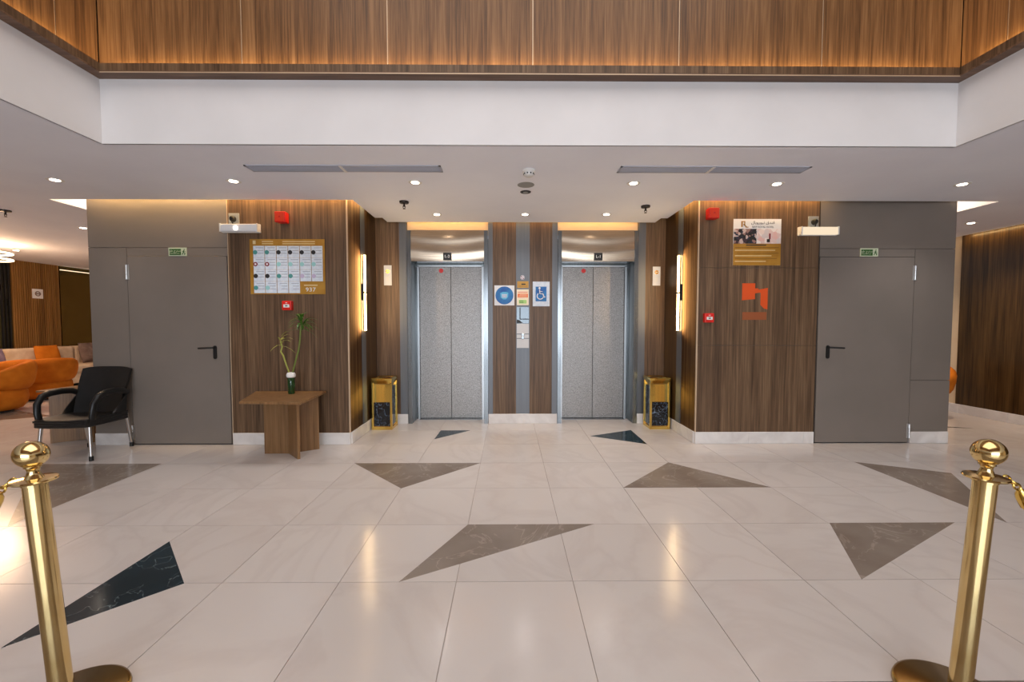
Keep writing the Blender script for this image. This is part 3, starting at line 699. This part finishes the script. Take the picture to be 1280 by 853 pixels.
# ------------------------------------------------------------------ ceiling fittings
def downlight_proto():
    e = empty('downlight', (0, 0, ZC))
    MB().lathe([(.030, -.001), (.055, -.004), (.062, -.003), (.062, .0)], 28).build('trim_ring', 'white_plastic', e, smooth=True)
    MB().lathe([(.034, -.0055), (.034, -.0035)], 20).build('lens', 'led_white', e)
    return e
dls = [(-4.13,3.80,0),(-2.527,3.82,0),(-.866,3.84,0),(1.163,3.845,0),(2.511,3.855,0),(4.258,3.85,0),(-.86,4.94,1),(.195,4.93,1),(1.168,4.92,1),(6.0,5.30,2),(-8.75,7.37,3),(-5.8,5.66,3)]
dlab2 = ['round lit downlight in the ceiling over the black chair', 'round lit downlight in the ceiling over the bamboo vase side', 'round lit downlight behind the air vent on the L-2 lift side', 'round lit downlight behind the air vent on the L-1 lift side', 'round lit downlight in the ceiling over the hotel poster side', 'round lit downlight in the ceiling past the grey door by the orange mark', 'small round downlight right before the L-2 lift', 'small round downlight before the wall between the lifts', 'small round downlight right before the L-1 lift', 'round lit ceiling downlight beside the dark walnut side wall', 'round lit downlight beside the ring pendant in the lounge', 'round lit downlight next to the bright trough by the grey block']
pro = downlight_proto()
for i, (x, y, kq) in enumerate(dls):
    o = pro if i == 0 else copy_tree(pro)
    o.location = (x, y, ZC); tag(o, dlab2[i], 'downlight', ['downlights under the fascia', 'downlights before the lifts', 'side corridor downlight', 'lounge downlights'][kq])
    d = bpy.data.lights.new('downlight_beam', 'SPOT'); d.energy = [14, 10, 60, 48][kq]; d.color = SOFTW if kq >= 2 else NEUT; d.spot_size = math.radians(120); d.spot_blend = 0.9; d.shadow_soft_size = .05
    so = bpy.data.objects.new('downlight_beam', d); C.objects.link(so); so.parent = o; so.location = (0, 0, -.02)

def diffuser(x0, x1, label):
    e = empty('air_diffuser', ((x0+x1)/2, 3.505, ZC)); tag(e, label, 'air vent', 'long ceiling air vents'); w_ = (x1-x0)/2; d_ = .07
    f = MB(); f.box(-w_, w_, -d_, -d_+.018, -.006, 0); f.box(-w_, w_, d_-.018, d_, -.006, 0); f.box(-w_, -w_+.018, -d_, d_, -.006, 0); f.box(w_-.018, w_, -d_, d_, -.006, 0)
    f.build('frame', 'vent_grey', e)
    MB().box(-w_+.018, w_-.018, -d_+.018, d_-.018, -.001, 0).build('backing', 'vent_grey', e)
    for q in range(3):
        y = -.03+q*.03; MB().add([(-w_+.018, y-.008, -.001), (w_-.018, y-.008, -.001), (w_-.018, y+.006, -.008), (-w_+.018, y+.006, -.008), (-w_+.018, y-.006, -.001), (w_-.018, y-.006, -.001), (w_-.018, y+.008, -.008), (-w_+.018, y+.008, -.008)],
            [(0,3,2,1),(4,5,6,7),(0,1,5,4),(1,2,6,5),(2,3,7,6),(3,0,4,7)]).build('slat', 'vent_grey', e)
    MB().box(-.012, .012, -d_, d_, -.009, -.001).build('joint_cover', 'white_plastic', e, loc=(-.02, 0, 0))  # bright reflection on the joint piece is painted in as white
diffuser(-2.19, -.565, 'long slim grey ceiling air vent on the L-2 lift side'); diffuser(.935, 2.53, 'long slim grey ceiling air vent on the L-1 lift side')
e = empty('smoke_detector', (.172, 3.535, ZC)); tag(e, 'white dome smoke detector on the ceiling between the air vents', 'smoke detector')
MB().lathe([(.055, 0), (.055, -.016), (.046, -.022), (.042, -.045), (.03, -.054)][::-1], 24).build('body', 'white_plastic', e, smooth=True)
for q in range(10):
    a = 2*PI*q/10; MB().box(-.006, .006, -.002, .002, -.04, -.03).build('vent_slit', 'matte_black', e, loc=(.0455*math.cos(a), .0455*math.sin(a), 0)).rotation_euler = (0, 0, a+PI/2)
e = empty('ceiling_speaker', (.162, 3.90, ZC)); tag(e, 'flat round grey ceiling speaker behind the smoke detector', 'speaker')
MB().lathe([(.072, -.004), (.08, -.002), (.08, 0)], 32).build('ring', 'grey_plastic', e); MB().lathe([(.068, -.005), (.068, -.003)], 32).build('grille', 'grey_plastic', e)
e = empty('ceiling_camera', (.168, 4.105, ZC)); tag(e, 'small round dark ceiling spot in front of the lifts', 'ceiling spot')
MB().lathe([(.04, -.006), (.052, -.004), (.054, 0)], 28).build('ring', 'matte_black', e, smooth=True); MB().lathe([(.022, -.010), (.028, -.005)], 20).build('lens', 'grey_plastic', e)
def sprinkler(x, y, label):
    e = empty('sprinkler', (x, y, ZC)); tag(e, label, 'sprinkler', 'ceiling sprinklers')
    MB().lathe([(.009, -.055), (.009, -.02), (.048, -.018), (.05, -.004), (.05, 0)], 16).build('body', 'sprinkler_metal', e)
    MB().tube([(-.010, 0, -.048), (-.014, 0, -.06), (-.004, 0, -.075), (.004, 0, -.075), (.014, 0, -.06), (.010, 0, -.048)], .003, 6).build('yoke', 'sprinkler_metal', e)
    MB().lathe([(.014, -.079), (.014, -.076)], 14).build('deflector', 'sprinkler_metal', e)
    MB().box(-.012, .012, -.005, .005, -.052, -.044).build('arm', 'sprinkler_metal', e)
sprinkler(-1.12, 4.43, 'dark metal sprinkler in the ceiling before the L-2 lift'); sprinkler(1.52, 4.57, 'dark metal sprinkler in the ceiling before the L-1 lift')
sprinkler(-5.8, 4.80, 'dark metal sprinkler in the ceiling towards the orange lounge')

# ------------------------------------------------------------------ ashtray bins
def bin_proto(loc, label):
    e = empty('ashtray_bin', loc); tag(e, label, 'bin', 'gold ashtray bins in the lift niche'); a = .128; H = .655
    for sx in (-1, 1):
        for sy in (-1, 1): MB().box(*sorted((sx*a, sx*(a-.026))), *sorted((sy*a, sy*(a-.026))), 0, H-.06).build('post', 'bin_gold', e, bevel=.002, seg=1)
    MB().box(-a+.004, a-.004, -a+.004, a-.004, 0, .035).build('plinth', 'bin_gold', e)
    MB().box(-a+.02, a-.02, -a+.02, a-.02, .03, H-.06).build('inner_box', 'brass_dark', e)
    for s, ax in ((-1, 'y'), (1, 'y'), (-1, 'x'), (1, 'x')):
        lo = sorted((s*(a-.022), s*(a-.012)))
        if ax == 'y':
            MB().box(-a+.028, a-.028, lo[0], lo[1], .045, .345).build('marble_panel', 'bin_marble', e, label='black veined marble panel')
            MB().box(-a+.028, a-.028, lo[0], lo[1], .35, .57).build('gold_panel', 'bin_gold', e)
        else:
            MB().box(lo[0], lo[1], -a+.028, a-.028, .045, .545).build('marble_panel', 'bin_marble', e, label='black veined marble panel')
    # flared top rim and the ash tray
    MB().lathe([(a*1.30, H-.075), (a*1.41, H-.035), (a*1.44, H-.01), (a*1.36, H), (a*1.02, H-.004), (a*.95, H-.03)], 4).build('top_rim', 'bin_gold', e).rotation_euler = (0, 0, PI/4)
    MB().lathe([(.078, H-.032), (.085, H-.008), (.078, H-.006)], 24).build('ash_tray', 'brass_dark', e, smooth=True)
bin_proto((-1.590, 5.205, 0), 'square gold ashtray bin with black marble panels beside the L-2 lift')
bin_proto((1.905, 5.205, 0), 'square gold ashtray bin with black marble panels beside the L-1 lift')

# ------------------------------------------------------------------ side tables
def side_table(loc, top, hub, ends, H, label):
    e = empty('side_table', loc); tag(e, label, 'table', 'walnut side tables on fin legs')
    L = lambda p: (p[0]-loc[0], p[1]-loc[1])
    MB().prism([L(p) for p in top], H-.022, H).build('table_top', 'table_wood', e, bevel=.003)
    hx_, hy_ = L(hub)
    for en in ends:
        ex, ey = L(en); d = Vector((ex-hx_, ey-hy_, 0)).normalized(); n_ = Vector((-d.y, d.x, 0))*.013; s0 = Vector((hx_, hy_, 0))
        e0 = Vector((ex, ey, 0))
        MB().prism([tuple((s0-n_)[:2]), tuple((e0-n_)[:2]), tuple((e0+n_)[:2]), tuple((s0+n_)[:2])], 0, H-.022).build('fin_leg', 'table_wood', e, bevel=.002, seg=1)
side_table((-2.25, 4.155, 0), [(-2.53, 3.815), (-1.925, 3.765), (-1.985, 4.425), (-2.74, 4.41)], (-2.25, 4.16), [(-2.50, 4.155), (-2.06, 3.97), (-2.02, 4.31)], .60, 'walnut side table with trapezoid top and fin legs, holding the bamboo vase')
side_table((-4.85, 4.70, 0), [(-5.17, 4.47), (-4.62, 4.42), (-4.58, 4.95), (-5.10, 5.0)], (-4.86, 4.72), [(-5.10, 4.53), (-4.66, 4.56), (-4.84, 4.95)], .60, 'walnut side table standing behind the black chair')

# vase with two bamboo stems
e = empty('bamboo_vase', (-2.27, 4.25, .60)); tag(e, 'small green glass vase with two lucky bamboo stems on the side table', 'plant')
MB().lathe([(.028, 0), (.032, .01), (.034, .10), (.036, .165), (.032, .17)], 20).build('vase', 'vase_glass', e, smooth=True)
MB().lathe([(.03, .168), (.043, .178), (.045, .2), (.036, .22), (.015, .226)], 16).build('cotton', 'cotton', e, smooth=True)
MB().tube([(.01, 0, .01), (.012, 0, .10), (.014, 0, .165)], .011, 8).build('water_stem', 'stem_green', e)
def bamboo(pts, leaf_at, n, spread, mats, seed):
    rnd = random.Random(seed)
    st = MB().tube(pts, .008, 7).build('stem', mats[0], e, smooth=True)
    lf = MB(); top = Vector(leaf_at)
    for q in range(n):
        a = rnd.uniform(0, 2*PI); el = rnd.uniform(-.2, 1.1); Lq = spread*rnd.uniform(.6, 1.1)
        d = Vector((math.cos(a)*math.cos(el), math.sin(a)*math.cos(el)*.6, math.sin(el))); s0 = top + Vector((rnd.uniform(-.012, .012), 0, rnd.uniform(-.09, .05)))
        sd = d.cross(Vector((0, 0, 1))).normalized()*.011; up = sd.cross(d).normalized()*.0015
        p = [s0, s0+d*Lq*.35+sd, s0+d*Lq*.35-sd, s0+d*Lq*.7+sd*.7-Vector((0, 0, Lq*.12)), s0+d*Lq*.7-sd*.7-Vector((0, 0, Lq*.12)), s0+d*Lq-Vector((0, 0, Lq*.34))]
        lf.add([v for v in p]+[v+up for v in p], [(0,2,1),(1,2,4,3),(3,4,5),(6,7,8),(7,9,10,8),(9,11,10),(0,1,7,6),(1,3,9,7),(3,5,11,9),(0,6,8,2),(2,8,10,4),(4,10,11,5)])
    lf.build('leaves', mats[1], st)
bamboo([(-.01, 0, .2), (-.04, -.01, .30), (-.07, -.01, .40), (-.10, 0, .44), (-.085, 0, .49), (-.10, 0, .55)], (-.10, 0, .56), 9, .15, ('leaf_yellow', 'leaf_yellow'), 3)
bamboo([(.012, 0, .2), (.05, 0, .34), (.085, 0, .46), (.10, 0, .56), (.11, 0, .68), (.13, 0, .84)], (.12, 0, .74), 36, .19, ('stem_green', 'leaf_green'), 5)

# ------------------------------------------------------------------ black plastic armchair
def armchair_black(loc, rz, label):
    e = empty('plastic_armchair', loc, rz); tag(e, label, 'chair')
    def seat(u, v):
        x = (u-.5)*(.50-.05*v); y = -.25+.47*v; z = .405 - .012*math.sin(PI*u)*1.2 - .018*v + .012*(1-v)**4*-2
        return (x, y, z)
    MB().sheet(seat, 12, 12, .02).build('seat', 'black_plastic', e, smooth=True)
    ap = MB()
    for dz in (0, -.024, -.044): ap.tube([(-.22, -.245, .394+dz), (-.1, -.256, .390+dz), (.1, -.256, .390+dz), (.22, -.245, .394+dz), (.243, -.215, .394+dz), (.236, 0, .388+dz), (.216, .20, .382+dz), (.19, .22, .382+dz), (-.19, .22, .382+dz), (-.216, .20, .382+dz), (-.236, 0, .388+dz), (-.243, -.215, .394+dz)], .020, 8, closed=True)
    ap.build('seat_rim', 'black_plastic', e, smooth=True)
    def back(u, v):
        wd = .222+.022*min(1, v*1.4); x = (u-.5)*2*wd; z = .40+.465*v-.02*(2*u-1)**4*v
        y = .155+.145*v**1.1 - .030*(2*u-1)**2
        return (x, y, z)
    bk = MB().sheet(back, 14, 14, .022).build('backrest', 'black_plastic', e, smooth=True)
    MB().tube([(-.05, .270, .812), (0, .268, .82), (.05, .270, .812)], .012, 8, flat=.7).build('grip_slot', 'matte_black', bk, smooth=True)
    for s in (-1, 1):
        MB().tube([(s*.240, .20, .60), (s*.250, .13, .635), (s*.258, .03, .645), (s*.262, -.08, .64), (s*.262, -.15, .615), (s*.258, -.195, .55), (s*.250, -.205, .47), (s*.240, -.20, .395)], [.022, .024, .025, .026, .026, .025, .024, .024], 10, flat=1.25).build('armrest', 'black_plastic', e, smooth=True)
        MB().sheet(lambda u, v: (s*(.228+.014*v), .0+.18*u, .40+.19*v*u), 6, 6, s*.012).build('side_web', 'black_plastic', e, smooth=True)
    for sx, sy, fx, fy in ((-1, -1, -.24, -.225), (1, -1, .24, -.225), (-1, 1, -.215, .26), (1, 1, .215, .26)):
        lgp = MB().tube([(sx*.215, sy*.205, .39), (fx, fy, .03)], .0145, 10).build('leg', 'aluminium', e, smooth=True, label='bare aluminium leg')
        MB().tube([(fx-.0005*sx, fy, .045), (fx, fy, 0)], .0185, 10).build('foot', 'matte_black', lgp, smooth=True)
armchair_black((-4.305, 4.150, 0), .06, 'black plastic armchair with aluminium legs in front of the grey door')

# ------------------------------------------------------------------ brass rope stanchions
def stanchion(loc, lean, label):
    e = empty('rope_stanchion', loc); tag(e, label, 'stanchion', 'polished brass rope stanchions')
    MB().lathe([(.172, 0), (.174, .006), (.17, .016), (.16, .021), (.04, .03), (.034, .034)], 48).build('base_disc', 'brass_dark', e, smooth=True)
    pv = [Vector((lean*t, 0, .03+.80*t/1.0)) for t in (0, .25, .5, .75, 1)]
    def at(z): return lean*(z-.03)/.86
    sh = Matrix(((1, 0, lean/.86, -lean*.03/.86), (0, 1, 0, 0), (0, 0, 1, 0), (0, 0, 0, 1)))
    def leaned(mb): mb.v = [tuple(sh @ Vector(v)) for v in mb.v]; return mb
    leaned(MB().lathe([(.0305, .028), (.0305, .795)], 32)).build('pole', 'brass', e, smooth=True)
    leaned(MB().lathe([(.033, .787), (.033, .797), (.056, .799), (.058, .803), (.056, .807), (.03, .81)], 32)).build('rope_ring_plate', 'brass', e, smooth=True)
    ball = [(.024, .808), (.019, .82), (.015, .832), (.017, .842), (.022, .846)]
    ball += [(.044*math.sin(a), .889-.044*math.cos(a)) for a in [math.radians(28+q*9.4) for q in range(17)]]
    leaned(MB().lathe(ball, 32)).build('ball_finial', 'brass', e, smooth=True)
    return e
SL = (-1.53, 1.36, 0); SR = (1.572, 1.36, 0)
stanchion(SL, -.068, 'polished brass rope stanchion with ball top, before the black marble triangle')
stanchion(SR, .064, 'polished brass rope stanchion with ball top, beside the grey marble triangles')
def rope(p0, p1, s, label):
    e = empty('barrier_rope', p0); tag(e, label, 'rope', 'gold barrier ropes'); d = Vector(p1)-Vector(p0); Yv = Vector((0, 1, 0))
    ax = Vector((s*.75, 0, -.66)).normalized()
    for q, c in enumerate([Vector((s*.0, 0, -.004)), Vector((s*.019, 0, -.016)), Vector((s*.036, 0, -.031))]):
        sd = Yv if q % 2 else ax.cross(Yv)
        MB().tube([c+ax*(.015*math.cos(a))+sd*(.0095*math.sin(a)) for a in [k_*PI/7 for k_ in range(14)]], .0034, 6, closed=True).build('chain_link', 'bin_gold', e, smooth=True)
    P0 = Vector((s*.046, 0, -.040)); P1 = Vector((s*.085, .005, -.100)); P2 = Vector((d.x*.5, d.y*.5, -.40)); 
    MB().tube([P0, P0.lerp(P1, .25), P0.lerp(P1, .5), P1], [.007, .017, .021, .021], 12).build('end_cap', 'bin_gold', e, smooth=True)
    pts = []
    for q in range(19):
        t = q/18; w0 = (1-t)**3; w1 = 3*(1-t)**2*t; w2 = 3*(1-t)*t*t; w3 = t**3
        pts.append(P1.lerp(P0, .1)*w0 + (P1+(P1-P0)*4.2)*w1 + Vector((d.x*.62, d.y*.6, -.46))*w2 + Vector((d.x*.95, d.y*.95, -.12))*w3)
    MB().tube(pts, .017, 12).build('rope', 'rope_gold', e, smooth=True)
rope((SL[0]-.0605-.0745, 1.36, .80), (-3.05, 1.5, .80), -1, 'gold barrier rope hooked to the stanchion before the black marble triangle')
rope((SR[0]+.057+.0745, 1.36, .80), (3.1, 1.5, .80), 1, 'gold barrier rope hooked to the stanchion beside the grey triangles')

# ------------------------------------------------------------------ lounge on the left
XW = -10.1
lw = struct(B(XW-.2, XW-.04, -6.2, 11, 0, ZC+.05).build('wall_lounge', 'beige_wall'), 'far lounge wall with dark glass and walnut slats')
B(XW-.04, XW, 4.5, 8.38, 0, ZC).build('glass_panel', 'dark_glass', lw, label='dark glossy glass panel')
B(XW-.04, XW, 9.30, 11, 0, ZC).build('mirror_panel', 'olive_mirror', lw, label='dark olive mirror panel')
sl = MB()
B(XW-.04, XW-.01, 8.40, 9.28, 0, ZC).build('slat_back', 'walnut_dark', lw)
yq = 8.40
while yq < 9.26: sl.box(XW-.012, XW+.012, yq, yq+.028, 0, ZC); yq += .04
sl.build('slats', 'slat_wood', lw)['kind'] = 'stuff'
for q in range(3): B(XW-.01, XW+.03, 8.20+q*.06, 8.225+q*.06, 0, ZC).build('upright', 'matte_black', lw)
B(XW+.005, XW+.03, 9.30, 11, ZC-.095, ZC-.08).build('led_strip', 'led_soft', lw)
struct(B(-11, 7.4, 11, 11.2, 0, ZC+.05).build('wall_far', 'beige_wall'), 'beige end wall behind the lounge')
e = empty('wall_icon_sign', (XW+.013, 8.84, 1.98)); tag(e, 'small square white sign on the walnut slats', 'sign')
MB().box(0, .006, -.1, .1, -.1, .1).build('board', 'paper', e); MB().tube([(.008, .045*math.cos(a), .045*math.sin(a)) for a in [k_*PI/8 for k_ in range(16)]], .01, 6, closed=True).build('ring', 'greige_fabric', e); MB().box(.006, .009, -.05, .05, -.012, .012).build('mark', 'greige_fabric', e)

def pillow(u0, t, name, mat, loc, rot, label, sz=.24):
    def f(u, v, s):
        x = (u-.5)*2; z = (v-.5)*2; k_ = (1-abs(x)**2.6)*(1-abs(z)**2.6); return (x*sz*(1-.07*(1-abs(z))*0-.06*z*z*0), s*t*max(k_, 0)**.5, z*sz*(1-.05*(1-x*x)))
    N = 12; mb = MB(); vs = []; fs = []
    for s in (-1, 1):
        for i in range(N+1):
            for j in range(N+1): vs.append(f(i/N, j/N, s))
    q = (N+1)*(N+1)
    for i in range(N):
        for j in range(N):
            a = i*(N+1)+j; fs.append((a, a+N+1, a+N+2, a+1)); fs.append((q+a, q+a+1, q+a+N+2, q+a+N+1))
    mb.add(vs, fs); e = empty(name, loc); e.rotation_euler = rot; tag(e, label, 'cushion', 'cushions on the lounge sofa')
    mb.build('cover', mat, e, smooth=True)
    MB().tube([(sz*math.copysign(abs(math.cos(a))**.35, math.cos(a)), 0, sz*.95*math.copysign(abs(math.sin(a))**.35, math.sin(a))) for a in [k_*PI/14+.01 for k_ in range(28)]], .006, 5, closed=True).build('piping', mat, e)
# long cream sofa against the lounge wall
e = empty('lounge_sofa', (XW+.55, 8.6, 0)); tag(e, 'long cream upholstered sofa along the dark glass lounge wall', 'sofa')
MB().box(-.45, .42, -1.9, 1.9, .08, .30).build('base', 'cream_fabric', e, bevel=.03)
for q in range(3): MB().box(-.25, .44, -1.9+q*1.267+.006, -1.9+(q+1)*1.267-.006, .30, .46).build('seat_cushion', 'cream_fabric', e, bevel=.045, seg=3)
for q in range(3): MB().box(-.45, -.2, -1.9+q*1.267+.006, -1.9+(q+1)*1.267-.006, .30, .84).build('back_cushion', 'cream_fabric', e, bevel=.06, seg=3)
for sx in (-.4, .36):
    for sy in (-1.8, 1.8): MB().box(sx-.02, sx+.02, sy-.02, sy+.02, 0, .08).build('leg', 'matte_black', e)
RZ = PI/2
pillow(0, .09, 'sofa_cushion', 'mauve_fabric', (XW+.50, 7.62, .665), (-.22, 0, RZ), 'mauve grey sofa cushion at the dark glass panel', .205)
pillow(0, .09, 'sofa_cushion', 'orange_fabric', (XW+.50, 8.55, .675), (-.22, 0, RZ), 'bright orange sofa cushion in front of the slats', .22)
pillow(0, .10, 'sofa_cushion', 'greige_fabric', (XW+.50, 9.42, .685), (-.22, 0, RZ), 'crumpled greige sofa cushion in front of the mirror panel', .23)

def tub_chair(loc, rz, label, sc=1.0):
    e = empty('tub_armchair', loc, rz); tag(e, label, 'armchair', 'round orange tub armchairs'); e.scale = (sc, sc, sc)
    prof = [(.30, .03), (.36, .05), (.405, .12), (.42, .22), (.41, .31), (.37, .375), (.30, .40), (.12, .405), (.01, .405)]
    MB().lathe(prof, 36).build('seat', 'orange_fabric', e, smooth=True)
    vs = []; fs = []; NA, NC = 30, 14
    for i in range(NA+1):
        t = -1+2*i/NA; a = PI/2 + t*math.radians(118); hgt = (.46-.26*abs(t)**2.2); th = .10*(1-.45*abs(t)**3); R_ = .385+.03*(1-abs(t)); zc = .36+hgt*.36
        ee = max(0.02, 1-abs(t)**9)
        for j in range(NC):
            b_ = 2*PI*j/NC; cr = math.copysign(abs(math.cos(b_))**.8, math.cos(b_)); sr = math.copysign(abs(math.sin(b_))**.8, math.sin(b_))
            rr = R_ + th*cr*ee + .07*(sr*hgt)*1.0; vs.append((rr*math.cos(a), rr*math.sin(a), zc+sr*hgt*.5*ee+.03))
    for i in range(NA):
        for j in range(NC): fs.append((i*NC+j, i*NC+(j+1) % NC, (i+1)*NC+(j+1) % NC, (i+1)*NC+j))
    fs.append(tuple(range(NC))[::-1]); fs.append(tuple(range(NA*NC, NA*NC+NC)))
    MB().add(vs, fs).build('backrest', 'orange_fabric', e, smooth=True)
    MB().lathe([(.26, 0), (.26, .035)], 28).build('plinth', 'matte_black', e)
tub_chair((-7.84, 6.15, 0), math.radians(-20), 'orange tub armchair standing nearer the pale floor tiles, back turned', .98)
tub_chair((-8.34, 7.30, 0), math.radians(-110), 'orange tub armchair in front of the cream sofa, behind the other tub chair', .94)
tub_chair((5.86, 5.90, 0), math.radians(-60), 'orange tub armchair half hidden behind the grey block by the dark walnut wall', .98)

# ring pendant in the lounge
e = empty('ring_pendant', (-8.45, 6.6, ZC)); tag(e, 'glowing double ring pendant lamp over the orange lounge', 'pendant lamp')
for q, (R_, z_) in enumerate(((.36, -.16), (.36, -.26))):
    MB().tube([(R_*math.cos(a), R_*math.sin(a), z_) for a in [k_*PI/18 for k_ in range(36)]], .013, 8, closed=True).build('light_ring', 'ring_glow', e, smooth=True)
for k_ in range(3):
    a = k_*2*PI/3; MB().tube([(.36*math.cos(a), .36*math.sin(a), -.26), (.36*math.cos(a), .36*math.sin(a), -.16), (.02*math.cos(a), .02*math.sin(a), -.01)], .002, 5).build('cable', 'matte_black', e)
MB().lathe([(.05, -.02), (.05, 0)], 20).build('canopy', 'white_plastic', e)
d = bpy.data.lights.new('pendant_glow', 'POINT'); d.energy = 75; d.color = (1, .62, .36); d.shadow_soft_size = .3
o = bpy.data.objects.new('pendant_glow', d); C.objects.link(o); o.parent = e; o.location = (0, 0, -.3)

# ------------------------------------------------------------------ right side wall
XS = 6.74
rw = struct(B(XS+.02, XS+.2, -6.2, 9, 0, ZC+.05).build('wall_side', 'beige_wall'), 'right side wall, beige beyond a dark walnut panel run')
yb = [6.06, 4.86, 3.66, 2.46, 1.26, .06, -1.14]
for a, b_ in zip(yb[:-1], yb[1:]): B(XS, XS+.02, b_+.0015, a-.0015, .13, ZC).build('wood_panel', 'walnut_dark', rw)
area('wall_wash', (XS-.08, 3.0, ZC-.01), (0, math.radians(-20), 0), .02, 6.0, 12, WARM, rw)
e = empty('baseboard_side', (0, 0, 0)); struct(e, 'white stone skirting along the right side wall')
for a, b_ in splits(9, -1.2, .6): B(XS-.014, XS+.02, b_, a-.001, 0, .13).build('tile', 'base_white', e, bevel=.003, seg=1)
struct(B(4.9, 7.4, 9, 9.2, 0, ZC+.05).build('wall_corridor', 'beige_wall'), 'beige end wall of the side corridor')
# rear of the hall behind the camera: glazed entrance
rb = empty('wall_front', (0, 0, 0)); struct(rb, 'glazed entrance front of the hall')
B(-11, -3.4, -6.2, -6.0, 0, ZC).build('wall_piece', 'beige_wall', rb); B(3.8, 7.4, -6.2, -6.0, 0, ZC).build('wall_piece', 'beige_wall', rb)
for q in range(7): B(-3.4+q*1.2-.03, -3.4+q*1.2+.03, -6.12, -6.0, 0, ZC).build('mullion', 'grey_metal', rb)
